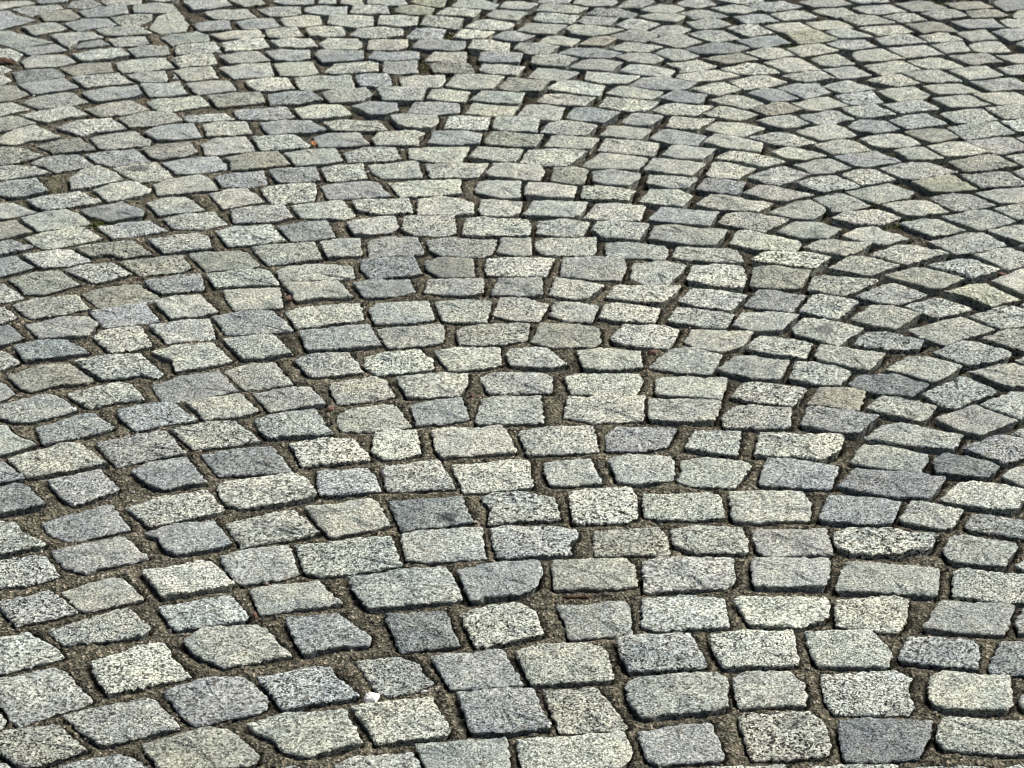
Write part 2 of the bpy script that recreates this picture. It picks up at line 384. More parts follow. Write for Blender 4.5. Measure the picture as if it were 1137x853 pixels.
n330,8412 397,8375 477,8371 526,8455 534,8534 407,8572 333,8551
n1254,8109 1262,8047 1352,8076 1431,8127 1354,8258 1308,8279 1204,8207
g-1335,9453 -1233,9478 -1127,9532 -1166,9689 -1294,9675 -1412,9629
n1747,8088 1799,8088 1936,8146 1847,8269 1777,8278 1675,8225
g-58,9735 -16,9715 131,9697 183,9877 -20,9943 -28,9907 -63,9780
w-1886,9359 -1835,9305 -1710,9358 -1643,9424 -1712,9518 -1743,9566 -1847,9520 -1941,9428
w1329,7731 1413,7700 1522,7757 1399,7891 1333,7858 1260,7788
w915,9056 1011,9021 1121,9157 1002,9239 906,9239 846,9132
w-2212,8923 -2144,8911 -2098,8955 -1958,9005 -2050,9104 -2107,9171 -2191,9116 -2242,8987
w949,8668 1050,8595 1156,8673 1009,8802 927,8819 852,8712
n1204,8333 1259,8293 1356,8332 1426,8377 1339,8496 1271,8489 1157,8409
w-784,9101 -621,9101 -544,9127 -602,9280 -774,9268 -843,9229
n1823,7422 1996,7535 1889,7662 1835,7652 1728,7587
n-1365,9992 -1315,9904 -1203,9936 -1131,9979 -1173,10188 -1312,10151 -1411,10067
n224,9049 324,9040 382,9194 250,9261 162,9232 125,9092
w-1331,9021 -1220,9039 -1135,9057 -1183,9245 -1313,9233 -1372,9195
w496,9393 615,9399 677,9542 535,9585 430,9595 389,9448
n2045,8809 2075,8792 2189,8824 2229,8851 2171,9016 2121,9013 1959,8966
n-1865,10015 -1695,10071 -1627,10116 -1694,10286 -1841,10257 -1927,10183
w-1786,10714 -1739,10740 -1663,10787 -1662,10906 -1748,11134 -1811,11111 -1845,11039 -1860,10825
n-68,9514 36,9502 61,9667 -36,9708 -146,9726 -198,9572
n1120,8911 1221,8885 1322,8952 1212,9083 1155,9095 1025,9008
b301,9250 406,9227 492,9369 355,9452 277,9445 237,9307
b-352,9345 -237,9370 -237,9519 -358,9550 -450,9539 -480,9371
n124,9283 211,9263 243,9453 141,9496 65,9496 14,9325
m1693,8322 1763,8309 1897,8336 1824,8485 1762,8485 1635,8424
w1543,8913 1579,8867 1700,8885 1774,8928 1703,9065 1617,9065 1510,9011
n1947,8157 2049,8179 2165,8240 2118,8366 2031,8351 1870,8293
n-2120,9252 -2068,9215 -2000,9275 -1902,9327 -2004,9459 -2115,9411 -2212,9331
n-1991,9752 -1879,9805 -1781,9835 -1878,10008 -1984,9982 -2087,9924
w1833,8734 1890,8739 2037,8791 1961,8932 1884,8932 1776,8878
n-205,9124 -106,9134 -94,9314 -195,9332 -284,9315 -305,9136
b810,8303 907,8269 962,8412 874,8464 797,8475 747,8345
n1244,8517 1316,8521 1422,8599 1344,8723 1286,8712 1174,8633
b-2206,9651 -2084,9716 -2022,9773 -2122,9917 -2209,9889 -2321,9805
b645,9754 755,9723 818,9754 873,9830 824,9861 704,9936 616,9923 545,9805
w811,8495 931,8466 1021,8592 914,8668 847,8687 802,8527
w233,9471 327,9467 385,9592 238,9658 147,9658 109,9531
w-504,9172 -458,9135 -349,9123 -325,9223 -332,9322 -495,9346 -549,9312
w1334,8977 1437,9011 1512,9062 1436,9198 1363,9187 1241,9087
w273,9665 401,9625 440,9795 310,9864 217,9850 162,9720
g260,8376 299,8394 318,8574 262,8608 171,8608 161,8433
n-595,9557 -503,9547 -413,9565 -396,9751 -566,9767 -629,9731
n-830,9522 -777,9527 -682,9540 -641,9647 -681,9760 -808,9734 -886,9679
w464,9004 562,8981 617,9137 501,9196 427,9186 380,9036
w-512,9781 -438,9773 -333,9780 -312,9892 -323,9988 -465,9996 -539,9939
w-1192,9704 -1113,9708 -1011,9747 -1066,9943 -1174,9929 -1263,9859
w-101,9333 -2,9338 31,9475 -69,9498 -180,9521 -216,9360
g1806,8921 1845,8933 1947,9011 1908,9137 1854,9147 1715,9089
w-826,9995 -639,10036 -642,10166 -687,10215 -841,10187 -865,10187 -902,10020
w790,9904 866,9852 946,9862 1081,9946 990,10050 904,10044 796,9989 772,9946
w254,8862 339,8857 381,8991 259,9033 173,9034 137,8891
n700,8723 803,8696 876,8836 712,8905 689,8905 632,8764
n-894,10863 -807,10847 -711,10885 -726,11069 -903,11084 -955,11077 -953,10905
b-1103,9489 -985,9515 -863,9569 -935,9709 -1040,9701 -1135,9642
n-2077,10192 -1952,10243 -1869,10309 -1940,10450 -2063,10420 -2166,10327
g-2186,8612 -2105,8634 -2051,8697 -1987,8767 -2085,8861 -2175,8895 -2243,8871
n1969,9251 2039,9234 2179,9294 2127,9441 2048,9435 1926,9369
w1363,8792 1425,8794 1544,8852 1482,8971 1440,8983 1391,8977 1294,8898
g1721,6662 1853,6715 1817,6857 1706,6851 1597,6779
n-2136,8417 -2083,8433 -2001,8481 -1909,8526 -1993,8612 -2079,8628 -2177,8602
n1745,9345 1854,9381 1939,9423 1879,9576 1814,9562 1686,9502
n620,9968 749,9941 784,10055 668,10141 568,10159 511,10036
b1506,9109 1591,9067 1710,9141 1654,9262 1549,9268 1479,9157
w947,9263 1019,9251 1111,9355 1003,9465 944,9477 852,9340
w1429,8397 1487,8411 1585,8456 1516,8581 1437,8587 1364,8530
n20,7579 76,7591 72,7765 -40,7754 -59,7601
n-2340,10083 -2164,10139 -2112,10202 -2199,10328 -2347,10293 -2388,10208
n-2608,10528 -2560,10544 -2468,10447 -2380,10507 -2291,10555 -2435,10666 -2559,10778 -2659,10761
n-1453,9654 -1367,9690 -1280,9745 -1339,9898 -1446,9882 -1533,9817
b1739,9135 1800,9151 1930,9198 1863,9346 1789,9340 1674,9260
w-1106,9968 -1003,9968 -922,10024 -969,10215 -1049,10207 -1155,10171
n646,8342 717,8342 769,8473 684,8495 564,8523 550,8403
w692,9346 741,9329 829,9334 921,9479 754,9510 695,9508 629,9400
n-760,10636 -638,10631 -546,10674 -557,10791 -660,10839 -792,10823 -824,10688
d-2362,9943 -2329,9842 -2246,9897 -2126,9951 -2134,10001 -2208,10105 -2307,10077 -2396,10019
n-1677,9626 -1580,9632 -1499,9667 -1566,9865 -1613,9845 -1661,9840 -1748,9822
w1752,9984 1857,10022 1964,10071 1900,10210 1835,10202 1694,10139
b-920,10201 -780,10215 -720,10260 -733,10400 -856,10412 -961,10424 -970,10336
n1983,9441 2037,9448 2183,9496 2111,9651 2031,9644 1925,9589
w1086,9740 1170,9760 1300,9853 1216,9970 1145,9956 1017,9882
n-1602,5894 -1553,5886 -1454,5955 -1535,6017 -1573,6087 -1641,6069
b-383,10407 -288,10408 -234,10447 -227,10565 -361,10598 -469,10590 -501,10446
n1930,9863 1993,9844 2128,9889 2048,10070 2002,10069 1851,10003
n427,9844 537,9830 613,9956 465,10017 355,10037 342,9886
b921,10362 1007,10338 1112,10362 1180,10439 1080,10546 982,10531 846,10439
b1534,9508 1583,9491 1697,9531 1677,9709 1564,9688 1487,9639
w1326,9417 1376,9400 1533,9472 1456,9615 1402,9615 1273,9527
b351,10271 476,10257 545,10355 421,10449 298,10466 220,10350
n-1654,10327 -1529,10348 -1434,10395 -1482,10558 -1593,10537 -1674,10487
b-1914,7346 -1870,7360 -1810,7404 -1762,7455 -1867,7578 -1950,7548
b-686,9408 -637,9322 -570,9322 -509,9385 -527,9533 -649,9540 -738,9477
n161,9903 244,9870 325,10030 207,10097 122,10104 71,9940
w1158,8707 1230,8692 1342,8772 1233,8867 1181,8878 1096,8800
n-2301,10623 -2241,10497 -2196,10444 -2180,10520 -2171,10570 -2052,10624 -2130,10738 -2216,10747 -2347,10678
w-1596,10091 -1536,10118 -1420,10155 -1467,10327 -1597,10320 -1662,10247
w536,9602 645,9576 705,9690 574,9772 498,9786 429,9659
n1545,9291 1610,9286 1730,9327 1657,9491 1598,9479 1485,9429
g-2124,10020 -2081,9962 -2015,9990 -1904,10032 -1948,10187 -2059,10180 -2179,10113
w-926,10434 -778,10419 -741,10480 -776,10628 -929,10635 -973,10553
n2229,9709 2387,9741 2417,9774 2390,9916 2320,9916 2154,9871
w1767,9564 1888,9595 1938,9662 1880,9785 1833,9779 1690,9715
w2158,9896 2222,9910 2339,9959 2283,10132 2210,10123 2087,10056
w1310,10021 1491,10091 1403,10262 1340,10271 1215,10179
b1324,9634 1342,9595 1482,9683 1429,9831 1325,9824 1233,9757
w1056,9437 1155,9518 1071,9652 1008,9660 896,9573
n359,10057 475,10029 539,10189 442,10245 340,10228 270,10090
w-150,10789 -28,10778 20,10894 -80,10991 -187,11005 -247,10857
w1971,9652 2075,9662 2179,9696 2107,9851 2038,9839 1917,9792
n1341,9197 1408,9210 1534,9281 1470,9399 1432,9399 1280,9321
b-1152,10221 -1052,10227 -983,10274 -1001,10429 -1145,10428 -1223,10379
w1683,10187 1764,10198 1918,10250 1831,10423 1742,10408 1678,10359 1662,10279
w1680,8691 1757,8685 1827,8711 1768,8861 1694,8866 1626,8812
b-644,10221 -487,10215 -446,10262 -459,10376 -574,10394 -687,10394 -707,10276
n-1803,9912 -1746,9844 -1623,9857 -1629,9925 -1662,10058 -1763,10030 -1834,9958
w-300,9552 -213,9552 -196,9714 -298,9752 -376,9741 -397,9596
w-1412,10384 -1302,10405 -1201,10445 -1249,10617 -1364,10605 -1453,10531
g-372,10009 -182,10003 -175,10057 -215,10187 -335,10189 -408,10155
r1138,9334 1196,9339 1314,9403 1259,9515 1204,9527 1083,9440
n-1839,10284 -1732,10314 -1678,10353 -1720,10503 -1835,10495 -1906,10424
b1190,9534 1324,9599 1236,9727 1183,9752 1084,9661
n-1370,10173 -1276,10187 -1174,10223 -1246,10385 -1339,10383 -1442,10314
w2204,9502 2311,9515 2399,9558 2338,9708 2277,9703 2126,9665
n-1541,11001 -1449,11004 -1329,11056 -1401,11224 -1533,11206 -1627,11133
n95,10313 184,10336 240,10485 135,10527 37,10531 7,10421
n-1984,11123 -1852,11117 -1751,11158 -1814,11339 -1919,11339 -2017,11299
b-714,9786 -602,9779 -559,9822 -592,10003 -677,10004 -751,9967
w-98,9988 25,9968 64,10129 -71,10167 -145,10173 -159,10037
w1078,9974 1149,9976 1282,10023 1192,10167 1130,10172 998,10068
n-397,10827 -275,10800 -247,11009 -343,11043 -453,11044 -474,10867
m1430,10521 1507,10536 1643,10612 1553,10772 1486,10755 1376,10711
w729,9140 819,9123 910,9276 740,9308 717,9317 676,9173
w1996,10084 2082,10084 2182,10132 2105,10291 2041,10291 1915,10218
b1197,10471 1262,10478 1400,10554 1343,10695 1252,10677 1120,10603
n148,10125 260,10109 328,10251 214,10328 99,10289 90,10155
w-1536,9877 -1470,9910 -1389,9939 -1449,10118 -1552,10092 -1625,10044
n1922,10282 1980,10291 2123,10333 2060,10495 1982,10487 1856,10443
n1530,9697 1583,9709 1702,9748 1591,9903 1560,9901 1449,9827
n-1689,10498 -1691,10525 -1632,10542 -1513,10576 -1534,10677 -1599,10739 -1737,10701 -1774,10649
w297,10711 410,10663 496,10725 574,10798 432,10862 328,10880 271,10800
n562,10188 682,10157 744,10255 676,10346 574,10351 503,10266
b-2214,11035 -2095,11074 -2008,11124 -2048,11282 -2176,11255 -2284,11166
n1372,9844 1532,9919 1477,10047 1415,10042 1278,9960
w-1160,10857 -1066,10847 -973,10904 -1005,11075 -1126,11069 -1211,11006
n1200,9123 1322,9199 1248,9332 1197,9322 1085,9248
w-2040,10936 -1991,10855 -1913,10879 -1865,10980 -1878,11091 -1975,11101 -2099,11056
w-318,10205 -221,10202 -220,10385 -309,10388 -385,10388 -430,10218
b-109,10187 38,10182 56,10332 -28,10366 -156,10363 -167,10218
b-2213,10769 -2133,10832 -2030,10884 -2101,11014 -2230,10996 -2310,10908
n123,10731 215,10708 289,10896 173,10930 83,10942 20,10792
n556,10371 657,10366 753,10454 642,10546 564,10552 475,10452
w-1159,10449 -1072,10445 -962,10459 -1012,10635 -1135,10626 -1217,10570
w-113,10390 -15,10384 -6,10542 -115,10596 -198,10581 -222,10431
w-563,10413 -518,10477 -523,10595 -632,10611 -724,10595 -719,10429
w1418,10290 1477,10299 1611,10378 1537,10522 1479,10510 1356,10442
n-2043,7965 -2003,7975 -1947,8002 -1874,8053 -1997,8183 -2089,8173
b754,9527 858,9514 905,9639 767,9709 743,9695 673,9598
n1000,10550 1152,10645 1079,10793 1004,10793 885,10707
w952,9637 1072,9737 996,9856 941,9840 832,9737
b-1371,10799 -1265,10816 -1181,10851 -1243,11028 -1330,11028 -1432,10960
w1776,10868 1853,10885 1983,10933 1896,11088 1817,11095 1700,11019
w1852,10678 1922,10700 2051,10767 1988,10905 1919,10889 1772,10831
w-580,10856 -488,10896 -485,11058 -575,11076 -691,11076 -694,10879
w2276,10402 2307,10370 2464,10389 2439,10590 2380,10590 2275,10523
n811,10448 864,10469 954,10556 868,10671 784,10664 689,10554
n2213,10145 2385,10193 2331,10352 2253,10349 2132,10299
w1838,7206 1973,7284 1959,7385 1890,7445 1744,7334
n1852,10483 1950,10495 2077,10537 2009,10689 1942,10689 1817,10620
g-2412,10937 -2336,10957 -2273,10976 -2245,11033 -2328,11190 -2398,11158 -2477,11081
w2202,9286 2288,9298 2370,9304 2422,9509 2306,9501 2143,9455
n-2059,10670 -1949,10683 -1820,10709 -1908,10849 -2054,10830 -2127,10772
w1796,9786 1927,9833 1846,9983 1777,9977 1668,9893
n1947,7714 2066,7755 2040,7912 1947,7908 1829,7842
n1619,10396 1687,10405 1816,10463 1772,10599 1666,10605 1562,10513
n187,10943 309,10925 355,11084 228,11128 132,11127 107,10976
b-2358,10305 -2280,10342 -2192,10406 -2280,10525 -2386,10482 -2457,10420
g-1996,7736 -1952,7756 -1915,7773 -1846,7829 -1939,7955 -2044,7933
b2324,10801 2384,10812 2523,10825 2497,10999 2412,10999 2262,10941
n1548,9921 1594,9921 1716,9983 1647,10124 1598,10117 1485,10071
b1332,11142 1404,11166 1545,11241 1444,11373 1358,11360 1232,11296
n231,11146 346,11123 405,11246 272,11310 158,11306 117,11169
w-1024,10680 -930,10655 -840,10685 -867,10838 -987,10861 -1059,10820
n1857,11110 1952,11113 2077,11157 2011,11305 1933,11305 1799,11249
n-980,11090 -867,11106 -871,11272 -1012,11279 -1099,11250 -1090,11145
g1043,10151 1201,10228 1125,10349 1017,10324 926,10267
n-1280,11079 -1208,11058 -1103,11103 -1124,11278 -1248,11289 -1347,11233
n566,10590 667,10557 740,10660 684,10759 591,10762 492,10676
w1354,10756 1403,10743 1546,10792 1488,10958 1410,10948 1292,10875
w812,10081 795,10032 864,10041 992,10135 898,10243 801,10201 740,10180
n-540,10003 -446,10017 -460,10201 -622,10187 -621,10035
g2085,10729 2159,10770 2280,10775 2225,10948 2158,10958 2017,10894
w1221,10257 1269,10248 1389,10323 1325,10458 1259,10458 1145,10368
n-2413,10670 -2354,10725 -2268,10809 -2354,10933 -2428,10917 -2511,10833
b-454,10609 -350,10620 -336,10790 -403,10811 -493,10817 -538,10639
n391,10890 503,10869 555,11022 466,11060 373,11082 335,10954
w1483,10140 1543,10115 1664,10159 1598,10327 1528,10309 1454,10249
n2103,11172 2164,11172 2309,11240 2236,11389 2158,11389 2034,11330
n734,10293 788,10226 834,10235 922,10309 850,10411 764,10441 697,10348
b-1957,7564 -1918,7579 -1854,7620 -1808,7664 -1914,7758 -1989,7723
w-1470,10619 -1365,10625 -1250,10651 -1292,10793 -1424,10777 -1532,10709
n538,9202 608,9188 681,9322 589,9370 535,9363 482,9219
g-2288,9077 -2244,9090 -2186,9139 -2103,9199 -2200,9304 -2250,9311 -2333,9278
n-1971,10471 -1915,10486 -1807,10521 -1855,10677 -1945,10665 -2034,10619
b-1593,10754 -1519,10776 -1432,10803 -1467,10980 -1580,10980 -1644,10909
b-23,10571 47,10549 120,10678 13,10771 -44,10755 -103,10627
w1562,10801 1621,10801 1757,10854 1691,10993 1639,11005 1512,10939
b-2664,10784 -2611,10795 -2547,10879 -2462,10984 -2576,11059 -2647,11157 -2743,11140
n752,10677 833,10683 916,10798 860,10886 776,10886 702,10768
n-741,11091 -639,11102 -663,11271 -752,11289 -842,11266 -851,11123
b1198,10906 1259,10906 1384,10967 1323,11108 1246,11102 1145,11036
n1194,10669 1333,10731 1265,10890 1193,10890 1089,10830
n-77,11011 31,10962 82,11152 -22,11193 -95,11206 -135,11076
n2211,10970 2370,11031 2334,11183 2248,11183 2136,11114
n593,10817 673,10789 767,10906 682,10993 602,10996 527,10890
n-1684,11197 -1575,11221 -1482,11269 -1560,11457 -1675,11457 -1766,11383
n-1434,9234 -1348,9244 -1233,9279 -1291,9370 -1399,9356 -1481,9309
w219,10516 294,10483 346,10621 253,10686 177,10686 126,10553
m-545,11086 -430,11078 -406,11218 -516,11272 -603,11265 -621,11128
n-2515,11067 -2440,11141 -2369,11223 -2406,11289 -2546,11274 -2645,11213
w1123,11122 1211,11103 1298,11166 1233,11262 1163,11282 1041,11224
n1653,10630 1713,10622 1826,10657 1723,10817 1688,10805 1588,10746
w730,10969 847,10931 875,10974 906,11039 855,11097 746,11122 656,11049
n-226,11233 -98,11227 -68,11350 -164,11440 -289,11440 -322,11251
w-235,10604 -140,10606 -84,10742 -190,10787 -257,10786 -298,10639
w-307,11057 -198,11036 -158,11184 -249,11221 -341,11232 -400,11073
n1972,7966 2003,7966 2128,8052 2121,8174 2044,8164 1905,8103
w1403,10973 1462,10975 1597,11029 1529,11160 1469,11167 1345,11100
r2350,11205 2400,11188 2551,11238 2508,11389 2421,11389 2300,11330
b510,11066 624,11026 663,11116 565,11216 445,11216 385,11108
d-1784,6712 -1733,6723 -1666,6788 -1740,6910 -1823,6888
n914,11071 947,11004 1022,11025 1136,11078 1034,11194 954,11199 864,11111
w-1229,10650 -1167,10634 -1051,10667 -1101,10823 -1171,10839 -1262,10790
n940,10817 991,10807 1136,10903 1075,11019 1005,11000 893,10925
n2131,10354 2261,10388 2257,10551 2206,10552 2079,10501
w2297,10583 2446,10624 2415,10792 2357,10791 2253,10740
b-1569,5686 -1512,5699 -1444,5727 -1536,5844 -1605,5844
n717,4130 899,4188 902,4242 789,4248 702,4240
w2007,10937 2157,10995 2109,11134 2026,11120 1928,11064
w2089,10556 2151,10551 2266,10596 2209,10731 2159,10735 2054,10680
n1592,11228 1662,11246 1812,11288 1744,11457 1656,11457 1524,11345
g-2390,9538 -2344,9552 -2283,9577 -2229,9647 -2334,9786 -2441,9772
n743,11139 844,11129 914,11225 862,11299 787,11315 671,11192
g2390,11027 2468,11027 2594,11078 2556,11206 2502,11201 2376,11152
n-1871,7089 -1816,7108 -1742,7165 -1844,7302 -1914,7282
n-20,11213 81,11198 143,11312 30,11389 -32,11389 -71,11259
n1507,5680 1547,5647 1605,5737 1586,5821 1515,5804 1453,5745
w1685,11042 1811,11109 1748,11242 1681,11233 1571,11179
n-2267,11208 -2181,11308 -2271,11424 -2358,11356 -2358,11238
n-2342,9320 -2296,9334 -2247,9370 -2177,9424 -2291,9546 -2383,9526
r453,10462 529,10602 476,10666 392,10634 327,10506
b-2170,10443 -2097,10442 -2000,10495 -2059,10600 -2158,10552
b2497,10588 2660,10638 2647,10797 2535,10802 2437,10755
n414,11261 518,11254 569,11357 553,11457 350,11475 321,11318
n2355,9969 2520,9949 2560,10154 2445,10151 2332,10100
n-1737,6505 -1690,6525 -1636,6587 -1707,6682 -1777,6682
b2598,11187 2772,11252 2763,11423 2630,11423 2561,11345
n910,11265 975,11231 1090,11306 1043,11423 955,11441 873,11331
n472,4140 623,4140 646,4190 641,4242 510,4242 451,4233
n687,11233 765,11346 702,11424 620,11378 549,11254
n2214,9095 2245,9090 2352,9102 2366,9285 2287,9285 2170,9240
n-2751,11180 -2698,11198 -2642,11248 -2534,11304 -2587,11390 -2697,11379 -2790,11354
w2432,10165 2595,10175 2608,10349 2487,10349 2364,10311
m-450,11261 -360,11247 -347,11474 -509,11475 -549,11374
n936,4140 1115,4188 1113,4240 942,4242
w2543,10829 2712,10806 2743,11002 2631,11016 2523,10975
n1311,4837 1427,4824 1463,4976 1350,4976 1312,4888
n-2545,10243 -2449,10243 -2410,10203 -2393,10312 -2483,10421 -2581,10405
n-2143,11282 -2049,11302 -1979,11335 -1984,11474 -2146,11475 -2208,11400
n-1411,11238 -1309,11302 -1365,11475 -1464,11475 -1515,11395
n-669,11293 -553,11317 -589,11475 -786,11475 -773,11322
n-1817,6907 -1774,6916 -1726,6971 -1793,7066 -1850,7056
n-1683,6262 -1637,6282 -1603,6349 -1662,6430 -1716,6409
n-1214,11303 -1053,11324 -1074,11475 -1252,11475 -1282,11374
n1198,11297 1350,11376 1320,11475 1188,11475 1084,11377
n-1277,4384 -1231,4400 -1223,4437 -1246,4473 -1297,4472
n2145,8633 2262,8700 2264,8808 2183,8808 2091,8760
b-2509,11302 -2429,11314 -2371,11371 -2386,11457 -2502,11457 -2548,11364
n-854,11286 -789,11299 -810,11475 -913,11475 -918,11327
n1867,11314 2016,11351 2012,11457 1870,11457 1803,11362
n232,11327 306,11348 325,11475 162,11475 131,11345
n-2401,9802 -2360,9888 -2421,9983 -2486,9966
n-545,4149 -473,4199 -507,4248 -571,4233
n1135,4149 1225,4189 1203,4255 1140,4235
w2613,11033 2760,11020 2800,11199 2667,11194 2616,11097
n-1210,4158 -1136,4198 -1189,4255 -1231,4250
n1395,5179 1505,5159 1525,5246 1426,5260 1379,5209
n1581,6019 1666,6010 1684,6086 1598,6096 1545,6048
n1243,4489 1339,4446 1365,4558 1265,4558 1247,4523
n-935,11328 -946,11475 -1031,11475 -1036,11325
n2107,8461 2205,8451 2217,8597 2137,8597 2081,8551
n-2440,9992 -2389,10059 -2459,10124 -2519,10114
n1744,6544 1826,6535 1809,6643 1711,6622 1672,6598
n-1882,11356 -1812,11365 -1780,11469 -1907,11475 -1961,11392
n2616,10382 2661,10575 2564,10575 2506,10510
n2211,8945 2287,8910 2316,9037 2268,9061 2189,9009
n-1601,9983 -1598,9998 -1623,9998 -1598,9940 -1611,9918 -1581,9928
n2008,7607 2054,7701 1966,7708 1914,7675
n1877,7027 1919,7108 1838,7138 1795,7085'''
STONES = []
for ln in DATA.split('\n'):
    P = np.array([[float(v) for v in t.split(',')] for t in ln[1:].split()]) / 2000.0
    STONES.append((ln[0], P))

# ------------------------------------------------------------------ node helpers
class NT:
    def __init__(self, name):
        self.m = bpy.data.materials.new(name)
        self.m.use_nodes = True
        self.t = self.m.node_tree
        self.t.nodes.clear()
    def n(self, kind, **kw):
        nd = self.t.nodes.new(kind)
        for k, v in kw.items():
            setattr(nd, k, v)
        return nd
    def link(self, a, b):
        self.t.links.new(a, b)
    def val(self, sock, v):
        if hasattr(v, 'is_output'):
            self.link(v, sock)
        else:
            sock.default_value = v
    def math(self, op, a, b=0.0, c=None, clamp=False):
        nd = self.n('ShaderNodeMath', operation=op, use_clamp=clamp)
        self.val(nd.inputs[0], a)
        self.val(nd.inputs[1], b)
        if c is not None:
            self.val(nd.inputs[2], c)
        return nd.outputs[0]
    def noise(self, vec, scale, detail=3, rough=0.55):
        nd = self.n('ShaderNodeTexNoise')
        self.link(vec, nd.inputs['Vector'])
        nd.inputs['Scale'].default_value = scale
        nd.inputs['Detail'].default_value = detail
        nd.inputs['Roughness'].default_value = rough
        return nd.outputs['Fac']
    def voro(self, vec, scale, feature='F1'):
        nd = self.n('ShaderNodeTexVoronoi', feature=feature)
        self.link(vec, nd.inputs['Vector'])
        nd.inputs['Scale'].default_value = scale
        return nd
    def ramp(self, fac, stops, interp='LINEAR'):
        nd = self.n('ShaderNodeValToRGB')
        nd.color_ramp.interpolation = interp
        e = nd.color_ramp.elements
        while len(e) > 1:
            e.remove(e[-1])
        e[0].position = stops[0][0]
        e[0].color = stops[0][1]
        for p, cc in stops[1:]:
            q = e.new(p)
            q.color = cc
        self.link(fac, nd.inputs[0])
        return nd.outputs[0]
    def mix(self, fac, a, b, mode='MIX'):
        nd = self.n('ShaderNodeMix', data_type='RGBA', blend_type=mode)
        self.val(nd.inputs['Factor'], fac)
        self.val(nd.inputs['A'], a)
        self.val(nd.inputs['B'], b)
        return nd.outputs['Result']
    def mapr(self, v, a, b, c, dd, kind='LINEAR'):
        nd = self.n('ShaderNodeMapRange', interpolation_type=kind)
        self.val(nd.inputs[0], v)
        for i, x in enumerate((a, b, c, dd)):
            nd.inputs[i + 1].default_value = x
        return nd.outputs[0]
    def finish(self, colr, rough, height=None, strength=0.5, dist=0.002, spec=0.4):
        b = self.n('ShaderNodeBsdfPrincipled')
        self.val(b.inputs['Base Color'], colr)
        self.val(b.inputs['Roughness'], rough)
        b.inputs['Specular IOR Level'].default_value = spec
        if height is not None:
            bu = self.n('ShaderNodeBump')
            bu.inputs['Strength'].default_value = strength
            bu.inputs['Distance'].default_value = dist
            self.link(height, bu.inputs['Height'])
            self.link(bu.outputs[0], b.inputs['Normal'])
        o = self.n('ShaderNodeOutputMaterial')
        self.link(b.outputs[0], o.inputs['Surface'])
        return self.m

def g(v, a=1.0):
    return (v, v, v, a)

# stains that belong to single stones: (centre), half width, half depth, strength
STAINS = [((-0.092, 2.736), 0.012, 0.012, 0.75), ((-0.223, 3.152), 0.010, 0.008, 0.7), ((-0.779, 4.294), 0.026, 0.020, 0.72),
          ((0.538, 3.431), 0.017, 0.020, 0.6), ((-0.799, 3.333), 0.005, 0.008, 0.85), ((0.506, 3.583), 0.006, 0.008, 0.7),
          ((0.477, 2.235), 0.030, 0.03, 0.25), ((0.337, 2.210), 0.022, 0.014, 0.45)]

